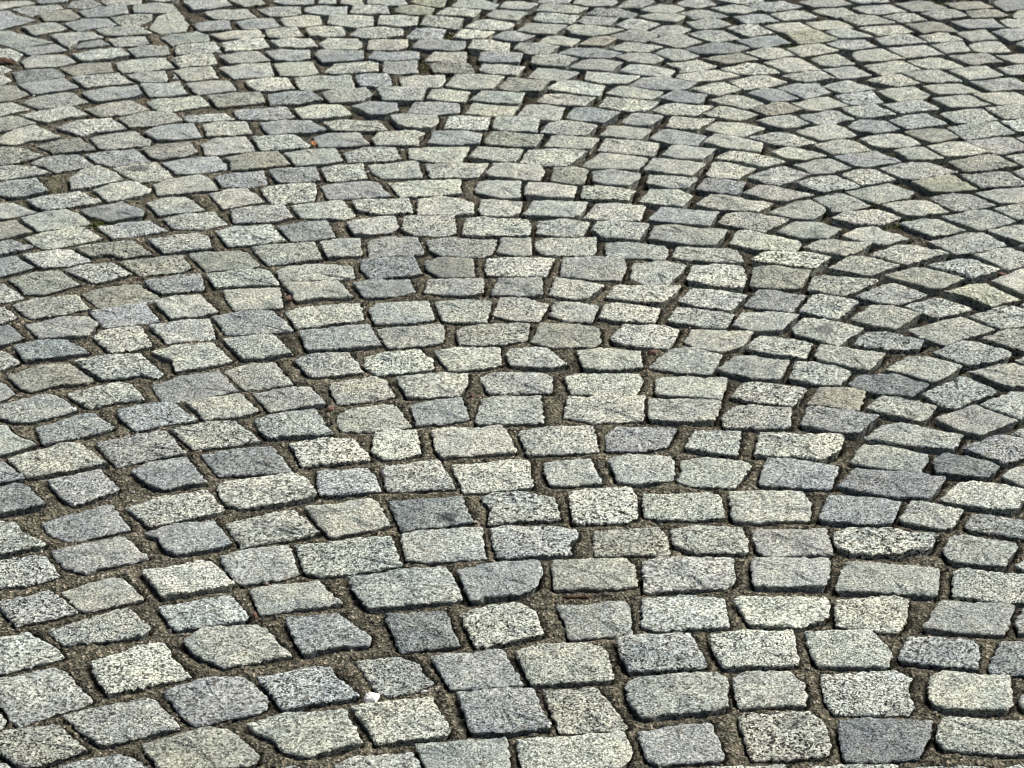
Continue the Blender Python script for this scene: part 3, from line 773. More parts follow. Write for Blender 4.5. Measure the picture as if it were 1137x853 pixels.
def granite():
    k = NT('granite')
    pos = k.n('ShaderNodeNewGeometry').outputs['Position']
    att = k.n('ShaderNodeAttribute', attribute_name='tone')
    tone = att.outputs['Color']
    # slightly warped lookup so that the grains are not clean cells
    ga = k.n('ShaderNodeAttribute', attribute_name='grain')
    gs = k.n('ShaderNodeVectorMath', operation='SCALE')
    k.link(pos, gs.inputs[0])
    k.link(ga.outputs['Fac'], gs.inputs['Scale'])
    nv = k.n('ShaderNodeTexNoise')
    k.link(gs.outputs[0], nv.inputs['Vector'])
    nv.inputs['Scale'].default_value = 260
    nv.inputs['Detail'].default_value = 2
    sc = k.n('ShaderNodeVectorMath', operation='SCALE')
    k.link(nv.outputs['Color'], sc.inputs[0])
    sc.inputs['Scale'].default_value = 0.0040
    ad = k.n('ShaderNodeVectorMath', operation='ADD')
    k.link(gs.outputs[0], ad.inputs[0])
    k.link(sc.outputs[0], ad.inputs[1])
    wp = ad.outputs[0]
    big = k.voro(wp, 420)
    sep = k.n('ShaderNodeSeparateColor')
    k.link(big.outputs['Color'], sep.inputs[0])
    grain = k.ramp(sep.outputs[0], [(0.0, g(0.03)), (0.22, g(0.10)), (0.29, g(0.60)), (0.45, g(0.98)), (0.72, g(1.4)), (1.0, g(2.0))])
    fine = k.voro(wp, 740)
    sep2 = k.n('ShaderNodeSeparateColor')
    k.link(fine.outputs['Color'], sep2.inputs[0])
    grain2 = k.ramp(sep2.outputs[1], [(0.0, g(0.12)), (0.16, g(0.30)), (0.24, g(0.95)), (0.7, g(1.1)), (1.0, g(1.5))])
    c = k.mix(att.outputs['Alpha'], tone, grain, 'MULTIPLY')
    c = k.mix(att.outputs['Alpha'], c, grain2, 'MULTIPLY')
    # clouding inside a stone and from stone to stone
    n1 = k.noise(gs.outputs[0], 24, 5, 0.65)
    c = k.mix(1.0, c, k.ramp(n1, [(0.25, (0.60, 0.65, 0.68, 1)), (0.5, g(1.0)), (0.75, (1.30, 1.28, 1.19, 1))]), 'MULTIPLY')
    n2 = k.noise(pos, 9, 3)
    c = k.mix(1.0, c, k.ramp(n2, [(0.3, (0.89, 0.93, 0.94, 1)), (0.7, (1.10, 1.08, 1.0, 1))]), 'MULTIPLY')
    n4 = k.noise(pos, 2.3, 5, 0.6)
    c = k.mix(1.0, c, k.ramp(n4, [(0.3, (0.84, 0.86, 0.86, 1)), (0.7, (1.12, 1.12, 1.08, 1))]), 'MULTIPLY')
    # brown dirt film in hollows of the noise
    n3 = k.noise(pos, 48, 5, 0.65)
    dm = k.mapr(n3, 0.56, 0.72, 0.0, 0.5)
    c = k.mix(dm, c, (0.20, 0.185, 0.14, 1))
    sp = k.n('ShaderNodeSeparateXYZ')
    k.link(pos, sp.inputs[0])
    wn_ = k.noise(pos, 70, 3)
    for (cx, cy), rx, ry, s in STAINS:
        dx = k.math('DIVIDE', k.math('SUBTRACT', sp.outputs[0], cx), rx)
        dy = k.math('DIVIDE', k.math('SUBTRACT', sp.outputs[1], cy), ry)
        r = k.math('SQRT', k.math('ADD', k.math('MULTIPLY', dx, dx), k.math('MULTIPLY', dy, dy)))
        r = k.math('ADD', r, k.math('MULTIPLY', k.math('SUBTRACT', wn_, 0.5), 0.9))
        mk = k.mapr(r, 0.75, 1.1, s, 0.0)
        c = k.mix(mk, c, (0.05, 0.055, 0.06, 1))
    h = k.math('ADD', k.math('MULTIPLY', k.noise(pos, 60, 5, 0.65), 1.0), k.math('MULTIPLY', k.noise(pos, 330, 3), 0.55))
    rough = k.mapr(sep.outputs[2], 0, 1, 0.6, 0.95)
    return k.finish(c, rough, h, 0.9, 0.0045, 0.25)

def sand():
    k = NT('joint_sand')
    pos = k.n('ShaderNodeNewGeometry').outputs['Position']
    v = k.voro(pos, 300)
    sp = k.n('ShaderNodeSeparateColor')
    k.link(v.outputs['Color'], sp.inputs[0])
    gr = k.ramp(sp.outputs[0], [(0.0, (0.020, 0.021, 0.016, 1)), (0.3, (0.074, 0.077, 0.058, 1)), (0.7, (0.152, 0.157, 0.12, 1)),
                                (0.92, (0.24, 0.22, 0.17, 1)), (1.0, (0.46, 0.44, 0.38, 1))])
    n = k.noise(pos, 14, 4, 0.6)
    gr = k.mix(1.0, gr, k.ramp(n, [(0.3, (0.62, 0.60, 0.56, 1)), (0.7, (1.3, 1.27, 1.18, 1))]), 'MULTIPLY')
    # moss film, grown where the far joints stay damp
    at = k.n('ShaderNodeAttribute', attribute_name='damp')
    n2 = k.noise(pos, 11, 4, 0.6)
    mm = k.math('MULTIPLY', k.mapr(n2, 0.5, 0.62, 0, 1), at.outputs['Fac'])
    gr = k.mix(k.math('MULTIPLY', mm, 0.75), gr, (0.075, 0.085, 0.022, 1))
    # dark earth, with crevice shade along the stone edges painted into it
    at2 = k.n('ShaderNodeAttribute', attribute_name='soil_shade')
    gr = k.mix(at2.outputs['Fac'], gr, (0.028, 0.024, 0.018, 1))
    h = k.math('ADD', k.noise(pos, 200, 4), k.math('MULTIPLY', v.outputs['Distance'], 0.8))
    # far beyond the built setts: colour of paving
    at3 = k.n('ShaderNodeAttribute', attribute_name='far')
    bv = k.voro(pos, 9.5, 'DISTANCE_TO_EDGE')
    bc = k.voro(pos, 9.5)
    sp3 = k.n('ShaderNodeSeparateColor')
    k.link(bc.outputs['Color'], sp3.inputs[0])
    stone = k.ramp(sp3.outputs[0], [(0, (0.2, 0.22, 0.24, 1)), (0.5, (0.34, 0.35, 0.33, 1)), (1, (0.46, 0.46, 0.4, 1))])
    fc = k.mix(k.mapr(bv.outputs['Distance'], 0.04, 0.08, 1, 0), stone, (0.08, 0.07, 0.05, 1))
    gr = k.mix(at3.outputs['Fac'], gr, fc)
    return k.finish(gr, 0.95, h, 0.9, 0.004, 0.15)

def plain(name, a, b, scale, rough=0.8, spec=0.3):
    k = NT(name)
    pos = k.n('ShaderNodeNewGeometry').outputs['Position']
    n = k.noise(pos, scale, 4, 0.65)
    c = k.ramp(n, [(0.3, a), (0.7, b)])
    return k.finish(c, rough, k.noise(pos, scale * 2.5, 3), 0.6, 0.001, spec)

def gritmat():
    k = NT('grit')
    at = k.n('ShaderNodeAttribute', attribute_name='tone')
    pos = k.n('ShaderNodeNewGeometry').outputs['Position']
    n = k.noise(pos, 500, 2)
    c = k.mix(1.0, at.outputs['Color'], k.ramp(n, [(0.3, g(0.7)), (0.7, g(1.25))]), 'MULTIPLY')
    return k.finish(c, 0.85, None, spec=0.25)

M_GRANITE = granite()
M_SAND = sand()
M_GRIT = gritmat()
M_MOSS = plain('moss', (0.03, 0.045, 0.010, 1), (0.11, 0.13, 0.03, 1), 220, 0.95, 0.1)
M_WHITE = plain('white_quartz', (0.84, 0.86, 0.80, 1), (0.92, 0.93, 0.88, 1), 180, 0.5, 0.45)
M_BRICK = plain('brick_red', (0.12, 0.07, 0.055, 1), (0.21, 0.135, 0.105, 1), 160, 0.9, 0.15)
M_BARK = plain('dead_leaf_brown', (0.05, 0.028, 0.018, 1), (0.12, 0.075, 0.045, 1), 120, 0.85, 0.2)
M_LEAF = plain('dry_leaf', (0.20, 0.085, 0.02, 1), (0.42, 0.22, 0.07, 1), 140, 0.7, 0.3)

# ------------------------------------------------------------------ more setts around the traced ones, so the paving goes on
cent = np.array([p.mean(0) for t, p in STONES])
def inside_many(Q, P):
    r = np.zeros(len(Q), bool)
    n = len(P)
    for i in range(n):
        a, b = P[i], P[i - 1]
        if a[1] == b[1]:
            continue
        cnd = ((a[1] > Q[:, 1]) != (b[1] > Q[:, 1])) & (Q[:, 0] < (b[0] - a[0]) * (Q[:, 1] - a[1]) / (b[1] - a[1]) + a[0])
        r ^= cnd
    return r

X0, X1, Y0, Y1 = -2.7, 2.7, 1.15, 7.6
occ_r = 0.006
ox, oy = int((X1 - X0) / occ_r) + 1, int((Y1 - Y0) / occ_r) + 1
occ = np.zeros((oy, ox), bool)
def stamp(P, arr, x0, y0, r):
    lo = np.floor((P.min(0) - (x0, y0)) / r).astype(int)
    hi = np.ceil((P.max(0) - (x0, y0)) / r).astype(int)
    lo = np.maximum(lo, 0)
    hi = np.minimum(hi, (arr.shape[1] - 1, arr.shape[0] - 1))
    if (hi < lo).any():
        return None
    xs = np.arange(lo[0], hi[0] + 1)
    ys = np.arange(lo[1], hi[1] + 1)
    gx, gy = np.meshgrid(xs, ys)
    Q = np.stack([gx.ravel() * r + x0, gy.ravel() * r + y0], 1)
    m = inside_many(Q, P).reshape(gx.shape)
    return (slice(lo[1], hi[1] + 1), slice(lo[0], hi[0] + 1)), m
def grown(P, e):
    c = P.mean(0)
    dd = P - c
    L = np.sqrt((dd ** 2).sum(1))[:, None]
    return P + dd / L * e
for t, P in STONES:
    r_ = stamp(grown(P, 0.007), occ, X0, Y0, occ_r)
    if r_:
        occ[r_[0]] |= r_[1]
# keep the gaps that the traced area itself shows: nothing is added inside the photographed patch
for yy in range(oy):
    y = Y0 + yy * occ_r
    dist = math.hypot(y, CAM_H)
    hw = 568.5 / 2400.0 * (y * math.cos(math.radians(PITCH)) + CAM_H * math.sin(math.radians(PITCH))) + 0.01
    if 2.10 < y < 5.70:
        a = max(0, int((-hw - X0) / occ_r)); b = int((hw - X0) / occ_r) + 1
        occ[yy, a:b] = True
EXTRA = []
BAY = 1.25
def try_stone(cx, cy, ang, w, h):
    base = np.array([[-w, -h], [-w * .1, -h * 1.05], [w, -h], [w * 1.04, 0], [w, h], [0.1 * w, h * 1.05], [-w, h], [-w * 1.04, 0]]) * 0.5
    base = base + rng.normal(0, 0.0035, base.shape)
    ca, sa = math.cos(ang), math.sin(ang)
    P = base @ np.array([[ca, sa], [-sa, ca]]) + (cx, cy)
    r_ = stamp(P, occ, X0, Y0, occ_r)
    if r_ is None:
        return
    if (occ[r_[0]] & r_[1]).any():
        return
    r2 = stamp(grown(P, 0.004), occ, X0, Y0, occ_r)
    occ[r2[0]] |= r2[1]
    t = random.choice('nnnwwwbbgd')
    EXTRA.append((t, P))
for size in (1.0, 0.75, 0.55, 0.4):
    row = 0
    y = Y0 - 0.6
    while y < Y1 + 0.1:
        x = X0 + random.random() * 0.1
        while x < X1:
            w = random.uniform(0.082, 0.112) * size
            u = ((x + 0.35) / BAY + 0.5) % 1.0 - 0.5
            cy = y - 1.3 * u * u * BAY + 0.3
            ang = math.atan(-2.6 * u)
            if Y0 < cy < Y1:
                try_stone(x + w / 2 * math.cos(ang), cy + w / 2 * math.sin(ang) * 0, ang, w, 0.088 * size)
            x += (w + 0.011) * math.cos(ang)
        y += 0.099 * size * (1.0 if size == 1.0 else 0.5)
        row += 1

# ------------------------------------------------------------------ bed of joint sand = the pavement sheet
FX0, FX1, FY0, FY1, FR = -1.5, 1.5, 2.0, 5.85, 0.0043
xs_f = np.arange(FX0, FX1, FR)
ys_f = np.arange(FY0, FY1, FR)
def outer(lo, side):
    out, step, v = [], 0.02, lo
    while abs(v) < 400:
        v += side * step
        out.append(v)
        step *= 1.35
    return np.array(out)
xs = np.concatenate([outer(FX0, -1)[::-1], xs_f, outer(xs_f[-1], 1)])
ys = np.concatenate([outer(FY0, -1)[::-1], ys_f, outer(ys_f[-1], 1)])
solid = np.zeros((len(ys_f), len(xs_f)), bool)
for t, P in STONES + EXTRA:
    r_ = stamp(P, solid, FX0, FY0, FR)
    if r_:
        solid[r_[0]] |= r_[1]
# distance to the nearest stone in cells (chamfer)
D = np.where(solid, 0.0, 14.0)
for _ in range(13):
    for dy, dx, wgt in ((0, 1, 1), (0, -1, 1), (1, 0, 1), (-1, 0, 1), (1, 1, 1.414), (1, -1, 1.414), (-1, 1, 1.414), (-1, -1, 1.414)):
        D = np.minimum(D, np.roll(np.roll(D, dy, 0), dx, 1) + wgt)
D *= FR
def vnoise(shape_y, shape_x, cell, seed):
    r = np.random.default_rng(seed)
    y = np.asarray(shape_y) / cell
    x = np.asarray(shape_x) / cell
    yi, xi = np.floor(y).astype(int), np.floor(x).astype(int)
    yf, xf = y - yi, x - xi
    yf = yf * yf * (3 - 2 * yf); xf = xf * xf * (3 - 2 * xf)
    yi -= yi.min(); xi -= xi.min()
    T = r.random((yi.max() + 2, xi.max() + 2))
    a = T[yi][:, xi]; b = T[yi][:, xi + 1]; c = T[yi + 1][:, xi]; dd = T[yi + 1][:, xi + 1]
    return (a * (1 - xf) + b * xf) * (1 - yf)[:, None] + (c * (1 - xf) + dd * xf) * yf[:, None]
Yg, Xg = np.meshgrid(ys_f, xs_f, indexing='ij')
fill = vnoise(ys_f, xs_f, 0.13, 1) * 0.6 + vnoise(ys_f, xs_f, 0.05, 2) * 0.4       # how full a joint is
# the joints are washed out towards the far right, well filled on the left
wash = 1 / (1 + np.exp(-((Xg - 0.18) * 2.2 + (Yg - 3.9) * 1.3) * 2.0))
HW = 568.5 / 2400.0 * (Yg * math.cos(math.radians(PITCH)) + CAM_H * math.sin(math.radians(PITCH)))
beyond = np.clip((np.abs(Xg) - HW - 0.02) / 0.06, 0, 1)            # outside the washed-out patch the joints are full
wash = wash * (1 - 0.8 * beyond)
fullness = np.clip(fill * 1.5 - 0.08 - 0.65 * wash + 0.4 * beyond, 0, 1)
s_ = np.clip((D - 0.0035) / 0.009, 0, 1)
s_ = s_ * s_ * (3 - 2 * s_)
top = -0.0010 - 0.0030 * (1 - fullness)
deep = -0.0046 - 0.010 * wash - 0.003 * (1 - fullness)
Zf = deep + (top - deep) * s_ * (0.35 + 0.65 * fullness)
Zf += (vnoise(ys_f, xs_f, 0.016, 3) - 0.5) * 0.0045 * (0.5 + s_) + rng.normal(0, 0.0006, Zf.shape)
Zf = np.minimum(Zf, -0.0008)
Zf[solid] = -0.03
Z = np.full((len(ys), len(xs)), -0.012)
nxl, nyl = len(outer(FX0, -1)), len(outer(FY0, -1))
Z[nyl:nyl + len(ys_f), nxl:nxl + len(xs_f)] = Zf
damp = np.zeros_like(Z)
YY, XX = np.meshgrid(ys, xs, indexing='ij')
damp = np.clip((XX - 0.05) * 1.0 + (YY - 4.0) * 0.6, 0, 1)
damp += 0.5 * np.exp(-(((XX + 0.85) / 0.25) ** 2 + ((YY - 4.1) / 0.3) ** 2))
soil_shade = np.zeros_like(Z)
soil_shade[nyl:nyl + len(ys_f), nxl:nxl + len(xs_f)] = np.clip(0.38 + 0.45 * wash - 0.9 * fullness * s_, 0, 0.85)  # painted crevice shade over dark earth, strongest beside stones and in washed-out joints
far = ((XX < X0 + 0.05) | (XX > X1 - 0.05) | (YY < Y0 + 0.05) | (YY > Y1 - 0.05)).astype(float)

def add_attr(me, name, arr):
    a = me.attributes.new(name, 'FLOAT', 'POINT')
    a.data.foreach_set('value', np.ascontiguousarray(arr, dtype=np.float32).ravel())

ny, nx = Z.shape
V = np.stack([XX, YY, Z], -1).reshape(-1, 3)
idx = np.arange(ny * nx).reshape(ny, nx)
Q = np.stack([idx[:-1, :-1], idx[:-1, 1:], idx[1:, 1:], idx[1:, :-1]], -1).reshape(-1, 4)
# cells wholly under a stone are never seen: leave them coarse but closed
me = bpy.data.meshes.new('pavement')
me.vertices.add(len(V)); me.vertices.foreach_set('co', V.astype(np.float32).ravel())
me.loops.add(len(Q) * 4); me.loops.foreach_set('vertex_index', Q.astype(np.int32).ravel())
me.polygons.add(len(Q)); me.polygons.foreach_set('loop_start', np.arange(0, len(Q) * 4, 4, dtype=np.int32))
me.update(calc_edges=True); me.validate()
add_attr(me, 'damp', damp); add_attr(me, 'soil_shade', soil_shade); add_attr(me, 'far', far)
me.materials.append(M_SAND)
me.polygons.foreach_set('use_smooth', np.ones(len(Q), bool))
pavement = bpy.data.objects.new('pavement', me)
pavement['kind'] = 'structure'
pavement['label'] = 'arched granite cobblestone pavement with sandy joints'
col.objects.link(pavement)

# ------------------------------------------------------------------ setts
TONE = {'w': (0.435, 0.468, 0.426), 'n': (0.382, 0.418, 0.398), 'b': (0.325, 0.362, 0.37), 'g': (0.305, 0.328, 0.295),
        'd': (0.215, 0.247, 0.257), 'r': (0.37, 0.375, 0.33), 'm': (0.36, 0.39, 0.32)}

def outline(P, seg, rough, corner=0.28):
    # soft corners, then fine uneven steps along each edge
    n = len(P)
    out = []
    for i in range(n):
        a, b, c = P[i - 1], P[i], P[(i + 1) % n]
        la, lc = np.linalg.norm(a - b), np.linalg.norm(c - b)
        e = min(0.0022, la * corner, lc * corner)
        out.append(b + (a - b) / max(la, 1e-6) * e)
        out.append(b + (c - b) / max(lc, 1e-6) * e)
    O = np.array(out)
    pts = []
    for i in range(len(O)):
        a, b = O[i], O[(i + 1) % len(O)]
        L = np.linalg.norm(b - a)
        k = max(1, int(round(L / seg)))
        nrm = np.array([b[1] - a[1], a[0] - b[0]]) / max(L, 1e-6)
        for j in range(k):
            q = a + (b - a) * j / k
            pts.append(q + nrm * rng.normal(0, rough) * (1 if j else 0.5))
    return np.array(pts)

def sett(P, tone, seg, rough, cheap=False):
    """vertices, faces and colour of one hewn sett; z = 0 is the walking level"""
    O = outline(P, seg, rough)
    n = len(O)
    c = O.mean(0)
    dd = c - O
    L = np.sqrt((dd ** 2).sum(1))[:, None]
    u = dd / L
    z0 = rng.normal(0, 0.0012)
    tx, ty = rng.normal(0, 0.018, 2)
    ph = rng.random(4) * 6.28
    fx, fy = rng.uniform(40, 90, 2)
    def zz(q, base):
        w = q - c
        return base + z0 + w[:, 0] * tx + w[:, 1] * ty + 0.0013 * np.sin(w[:, 0] * fx + ph[0]) * np.cos(w[:, 1] * fy + ph[1])
    rings = []
    rings.append((O + u * np.minimum(0.012, L * 0.3), np.full(n, -0.042)))
    rings.append((O + u * np.minimum(0.0045, L * 0.2), zz(O, -0.0080) + rng.normal(0, 0.0010, n)))
    rings.append((O + u * 0.0002, zz(O, -0.0017) + rng.normal(0, 0.0004, n)))
    q = O + u * np.minimum(0.0010, L * 0.2) + rng.normal(0, 0.0003, O.shape)
    rings.append((q, zz(q, -0.0005) + rng.normal(0, 0.0003, n)))
    q = O + u * np.minimum(0.0050, L * 0.35)
    rings.append((q, zz(q, 0.0002) + rng.normal(0, 0.0005, n)))
    if not cheap:
        q = O + u * L * 0.55
        rings.append((q, zz(q, 0.0006) + rng.normal(0, 0.0010, n)))
    vs_ = [np.column_stack([r, z]) for r, z in rings]
    vs_.append(np.array([[c[0], c[1], zz(c[None], 0.0007)[0]]]))
    V = np.concatenate(vs_)
    F = []
    R = len(rings)
    for k in range(R - 1):
        for i in range(n):
            j = (i + 1) % n
            F.append((k * n + i, k * n + j, (k + 1) * n + j, (k + 1) * n + i))
    ctr = R * n
    for i in range(n):
        F.append(((R - 1) * n + i, (R - 1) * n + (i + 1) % n, ctr))
    SM = np.array([len(f) == 3 or f[0] >= 3 * n for f in F])      # worn top smooth, broken sides faceted
    return V, F, c, SM

def tone_of(t):
    b = np.array(TONE[t]) * rng.normal(1.0, 0.08) * (1 + rng.normal(0, 0.008, 3))
    return np.concatenate([np.clip(b, 0.05, 0.6), [min(1.0, rng.uniform(0.66, 1.12)), rng.uniform(0.72, 1.4)]])

def mesh_from(name, V, F, colr, mat, smooth=True):
    me = bpy.data.meshes.new(name)
    me.from_pydata(V.tolist(), [], F)
    a = me.attributes.new('tone', 'FLOAT_COLOR', 'POINT')
    cc = np.ones((len(V), 4), np.float32)
    cc[:, :3] = colr[..., :3] if isinstance(colr, np.ndarray) else colr
    five = isinstance(colr, np.ndarray) and colr.shape[-1] == 5
    if five:
        cc[:, 3] = colr[..., 3]
    a.data.foreach_set('color', cc.ravel())
    if five:
        add_attr(me, 'grain', np.broadcast_to(colr[..., 4], (len(V),)))
    me.materials.append(mat)
    sm = np.full(len(me.polygons), bool(smooth)) if np.isscalar(smooth) else np.asarray(smooth, bool)
    me.polygons.foreach_set('use_smooth', sm)
    me.update()
    return me

N_SINGLE = 300
for i, (t, P) in enumerate(STONES[:N_SINGLE]):
    V, F, c, SM = sett(P, t, 0.0060, 0.0012)
    org = np.array([c[0], c[1], -0.042])
    me = mesh_from('cobblestone', V - org, F, tone_of(t), M_GRANITE, SM)
    o = bpy.data.objects.new('cobblestone', me)
    o.location = org
    o.parent = pavement
    col.objects.link(o)

VV, FF, CC, SS, base = [], [], [], [], 0
for i, (t, P) in enumerate(STONES[N_SINGLE:] + EXTRA):
    cheap = i >= len(STONES) - N_SINGLE
    V, F, c, SM = sett(P, t, 0.03 if cheap else 0.010, 0.0012, cheap)
    VV.append(V)
    SS.append(SM)
    FF += [tuple(v + base for v in f) for f in F]
    base += len(V)
    CC.append(np.repeat(tone_of(t)[None], len(V), 0))
me = mesh_from('distant_cobblestones', np.concatenate(VV), FF, np.concatenate(CC), M_GRANITE, np.concatenate(SS))
o = bpy.data.objects.new('distant_cobblestones', me)
o.parent = pavement
o['kind'] = 'stuff'
col.objects.link(o)

# ------------------------------------------------------------------ grit and moss in the joints
def bed_z(x, y):
    i = int((y - FY0) / FR); j = int((x - FX0) / FR)
    if 0 <= i < Zf.shape[0] and 0 <= j < Zf.shape[1]:
        return Zf[i, j], D[i, j], fullness[i, j]
    return -0.012, 0.0, 0.0

OCT_V = np.array([[1, 0, 0], [-1, 0, 0], [0, 1, 0], [0, -1, 0], [0, 0, 1], [0, 0, -1]], float)
OCT_F = [(0, 2, 4), (2, 1, 4), (1, 3, 4), (3, 0, 4), (2, 0, 5), (1, 2, 5), (3, 1, 5), (0, 3, 5)]
open_i = np.argwhere((D > 0.004) & (D < 0.05))
VV, FF, CC, base = [], [], [], 0
for q in rng.integers(0, len(open_i), 15000):
    i, j = open_i[q]
    y = FY0 + i * FR + rng.uniform(-.5, .5) * FR
    x = FX0 + j * FR + rng.uniform(-.5, .5) * FR
    if rng.random() > 0.35 + 0.65 * fullness[i, j]:
        continue
    s = min(0.0055, 0.0012 * math.exp(rng.normal(0.3, 0.5)))
    a = rng.uniform(0, 6.28)
    ca, sa = math.cos(a), math.sin(a)
    v = OCT_V * rng.uniform(0.6, 1.3, (6, 1)) * (s * 1.25, s * 0.9, s * 0.7)
    v = v @ np.array([[ca, sa, 0], [-sa, ca, 0], [0, 0, 1]]) + (x, y, Zf[i, j] + s * 0.35)
    VV.append(v)
    FF += [tuple(w + base for w in f) for f in OCT_F]
    base += 6
    k = rng.random()
    cl = np.array((0.10, 0.10, 0.083)) if k < 0.55 else (np.array((0.24, 0.225, 0.185)) if k < 0.85 else (np.array((0.045, 0.04, 0.035)) if k < 0.94 else np.array((0.5, 0.49, 0.44))))
    CC.append(np.repeat((cl * rng.uniform(0.75, 1.25))[None], 6, 0))
me = mesh_from('joint_grit', np.concatenate(VV), FF, np.concatenate(CC), M_GRIT, False)
o = bpy.data.objects.new('joint_grit', me)
o.parent = pavement
o['kind'] = 'stuff'
col.objects.link(o)

MOSS = [((0.395, 4.868), 26, 0.05), ((0.438, 4.935), 14, 0.05), ((0.857, 4.445), 12, 0.03), ((0.987, 4.076), 16, 0.04), ((0.735, 4.050), 26, 0.06),
        ((0.620, 4.125), 20, 0.05), ((0.686, 4.141), 18, 0.05), ((0.676, 5.368), 22, 0.06), ((0.710, 5.275), 26, 0.06), ((1.306, 5.547), 14, 0.05), ((1.209, 5.394), 14, 0.05),
        ((1.178, 4.972), 20, 0.06), ((0.836, 5.072), 18, 0.05), ((0.695, 5.184), 16, 0.05), ((-0.158, 5.351), 18, 0.05), ((0.200, 5.574), 14, 0.05),
        ((-0.820, 3.972), 16, 0.04), ((0.745, 4.003), 14, 0.05), ((0.683, 4.119), 14, 0.05), ((1.162, 4.995), 14, 0.05), ((0.640, 5.556), 14, 0.06), ((-0.214, 5.064), 14, 0.05),
        ((0.567, 5.528), 10, 0.05), ((0.768, 4.003), 8, 0.04), ((0.236, 4.066), 10, 0.04), ((0.197, 4.768), 12, 0.04), ((0.125, 4.719), 8, 0.03), ((1.163, 5.640), 12, 0.06)]
VV, FF, base = [], [], 0
for (mx, my), n_, sp_ in MOSS:
    for q in range(n_ * 3):
        x = mx + rng.normal(0, sp_ * 0.6); y = my + rng.normal(0, sp_ * 0.6)
        z, dd_, fl = bed_z(x, y)
        if dd_ < 0.003:
            continue
        s = rng.uniform(0.003, 0.0065)
        for sub in range(3):
            v = OCT_V * rng.uniform(0.6, 1.25, (6, 1)) * (s, s, s * 0.7) * 0.7
            a = rng.uniform(0, 6.28); ca, sa = math.cos(a), math.sin(a)
            v = v @ np.array([[ca, sa, 0], [-sa, ca, 0], [0, 0, 1]]) + (x + rng.normal(0, s * .6), y + rng.normal(0, s * .6), max(z, -0.014) + s * 0.3)
            VV.append(v)
            FF += [tuple(w + base for w in f) for f in OCT_F]
            base += 6
me = mesh_from('moss', np.concatenate(VV), FF, (0.1, 0.1, 0.05), M_MOSS, True)
o = bpy.data.objects.new('moss', me)
o['kind'] = 'stuff'
o['label'] = 'green moss growing in the damp joints of the far pavement'
o['category'] = 'moss'
col.objects.link(o)

# ------------------------------------------------------------------ loose things
def chip(name, label, cat, at, size, mat, rot=0.0, z=None, angular=True, group=None):
    """an angular broken piece: uneven prism with a bevelled, tilted top"""
    w, dpt, h = size
    r = np.random.default_rng(int(abs(at[0]) * 7919 + at[1] * 1013))
    n = 7
    a = np.sort(r.uniform(0, 2 * math.pi, n) * 0.25 + np.arange(n) / n * 2 * math.pi * 1.0)
    rad = r.uniform(0.7, 1.1, n)
    xy = np.column_stack([np.cos(a) * rad * w / 2, np.sin(a) * rad * dpt / 2])
    ca, sa = math.cos(rot), math.sin(rot)
    xy = xy @ np.array([[ca, sa], [-sa, ca]])
    lv = [(1.0, 0.0), (1.06, 0.45), (0.9, 0.85), (0.5, 1.0)]
    V = np.concatenate([np.column_stack([xy * k + r.normal(0, w * 0.02, xy.shape), np.full(n, h * zz) * r.uniform(0.85, 1.1, n)]) for k, zz in lv])
    V = np.vstack([V, [0, 0, h * 1.02]])
    F = []
    for k in range(3):
        for i in range(n):
            j = (i + 1) % n
            F.append((k * n + i, k * n + j, (k + 1) * n + j, (k + 1) * n + i))
    for i in range(n):
        F.append((3 * n + i, 3 * n + (i + 1) % n, 4 * n))
    F.append(tuple(range(n - 1, -1, -1)))
    me = mesh_from(name, V, F, (0.5, 0.5, 0.5), mat, False)
    o = bpy.data.objects.new(name, me)
    bz = bed_z(at[0], at[1])[0] if z is None else z
    o.location = (at[0], at[1], bz - 0.001)
    o['label'] = label
    o['category'] = cat
    if group:
        o['group'] = group
    col.objects.link(o)
    return o

chip('white_pebble', 'bright white angular pebble wedged between two cobbles at the lower left', 'pebble', (-0.173, 2.264), (0.023, 0.025, 0.007), M_WHITE, 0.9, -0.0015)
chip('stone_chip', 'small pale stone chip in the joint right of the white pebble', 'stone chip', (-0.108, 2.284), (0.014, 0.006, 0.005), M_WHITE, 0.0, -0.005)
chip('brick_chip', 'small red brick crumb in the joint at the lower left, above the white pebble', 'brick chip', (-0.338, 2.466), (0.008, 0.016, 0.006), M_BRICK, 0.1)
chip('bark_strip', 'flat brown bark strip lying in the joint at the lower middle', 'bark', (0.090, 2.513), (0.040, 0.008, 0.004), M_BARK, 0.05)
chip('bark_strip', 'short brown bark piece in the joint at the lower left corner', 'bark', (-0.417, 2.413), (0.019, 0.012, 0.005), M_BARK, 0.5)
chip('brick_chip', 'reddish brick crumb in the sandy joint near the left edge', 'brick chip', (-0.583, 2.847), (0.020, 0.007, 0.005), M_BRICK, 0.15)
chip('brick_chip', 'pinkish brick crumb in a vertical joint left of the upper centre', 'brick chip', (-0.397, 3.571), (0.011, 0.026, 0.006), M_BRICK, 0.1)
chip('brick_chip', 'red brick crumb in the joint left of the centre', 'brick chip', (-0.289, 3.108), (0.018, 0.013, 0.006), M_BRICK, 0.3)
chip('brick_chip', 'red brown crumb between two cobbles right of the centre', 'brick chip', (0.237, 3.330), (0.021, 0.016, 0.006), M_BRICK, 0.1)
chip('brick_chip', 'small red crumb in the joint just above the centre of the picture', 'brick chip', (-0.064, 3.156), (0.009, 0.012, 0.005), M_BRICK, 0.2)
chip('brick_chip', 'tiny red crumb in a narrow joint at the upper left', 'brick chip', (-0.680, 3.666), (0.010, 0.008, 0.005), M_BRICK, 0.2)

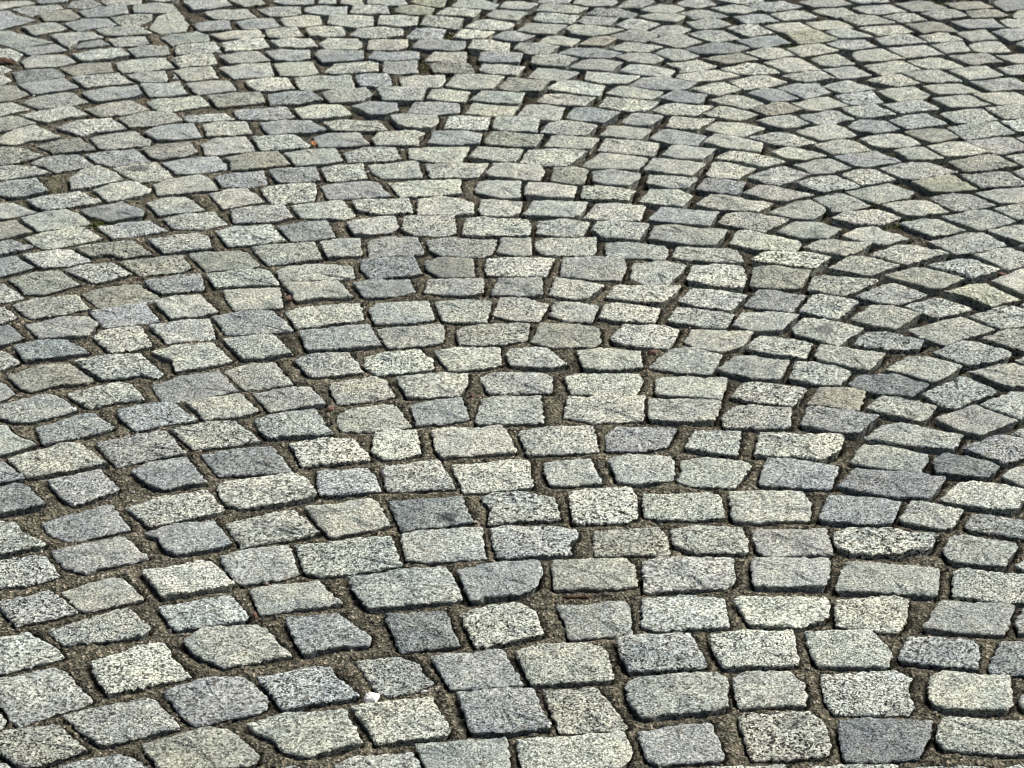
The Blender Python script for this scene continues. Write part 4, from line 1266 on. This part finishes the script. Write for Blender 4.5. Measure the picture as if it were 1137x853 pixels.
def leaf(name, label, at, length, width, mat, rot, curl, z):
    """a dry leaf: pointed blade folded along its midrib, with a stalk"""
    nl, nw = 9, 5
    V = []
    for i in range(nl):
        s = i / (nl - 1)
        hw = width / 2 * (math.sin(math.pi * min(1, s * 0.96 + 0.02)) ** 0.8) * (1 + 0.12 * math.sin(s * 21))
        for j in range(nw):
            u = j / (nw - 1) * 2 - 1
            V.append((u * hw, (s - 0.5) * length, abs(u) * hw * curl + 0.25 * curl * length * (s - 0.5) ** 2 * 2))
    F = []
    for i in range(nl - 1):
        for j in range(nw - 1):
            a = i * nw + j
            F.append((a, a + 1, a + nw + 1, a + nw))
    me = mesh_from(name, np.array(V), F, (0.3, 0.2, 0.1), mat, True)
    o = bpy.data.objects.new(name, me)
    md = o.modifiers.new('thickness', 'SOLIDIFY')
    md.thickness = 0.0007
    o.location = (at[0], at[1], z)
    o.rotation_euler = (0.12, 0.1, rot)
    o['label'] = label
    o['category'] = 'leaf'
    col.objects.link(o)
    st = []
    F = []
    m = 5
    for i in range(4):
        s = i / 3
        for k in range(m):
            a = k / m * 6.283
            st.append((0.0006 * math.cos(a), -length * 0.5 - s * length * 0.3, 0.0006 * math.sin(a) + 0.25 * curl * length * 0.5 - s * 0.001))
    for i in range(3):
        for k in range(m):
            F.append((i * m + k, i * m + (k + 1) % m, (i + 1) * m + (k + 1) % m, (i + 1) * m + k))
    ms = mesh_from('stalk', np.array(st), F, (0.3, 0.2, 0.1), mat, True)
    os_ = bpy.data.objects.new('stalk', ms)
    os_.parent = o
    col.objects.link(os_)
    return o

leaf('dry_leaf', 'small orange-brown dry leaf standing in a joint at the upper left', (-0.429, 4.470), 0.026, 0.011, M_LEAF, 0.25, 0.6, -0.004)
leaf('dead_leaf', 'dark brown dead leaf at the left edge near the top', (-1.229, 5.088), 0.06, 0.030, M_BARK, 1.1, 0.5, 0.002)
leaf('dead_leaf', 'tiny dark red leaf in the joint at the far right edge', (0.903, 3.702), 0.024, 0.012, M_BRICK, 0.9, 0.4, -0.006)
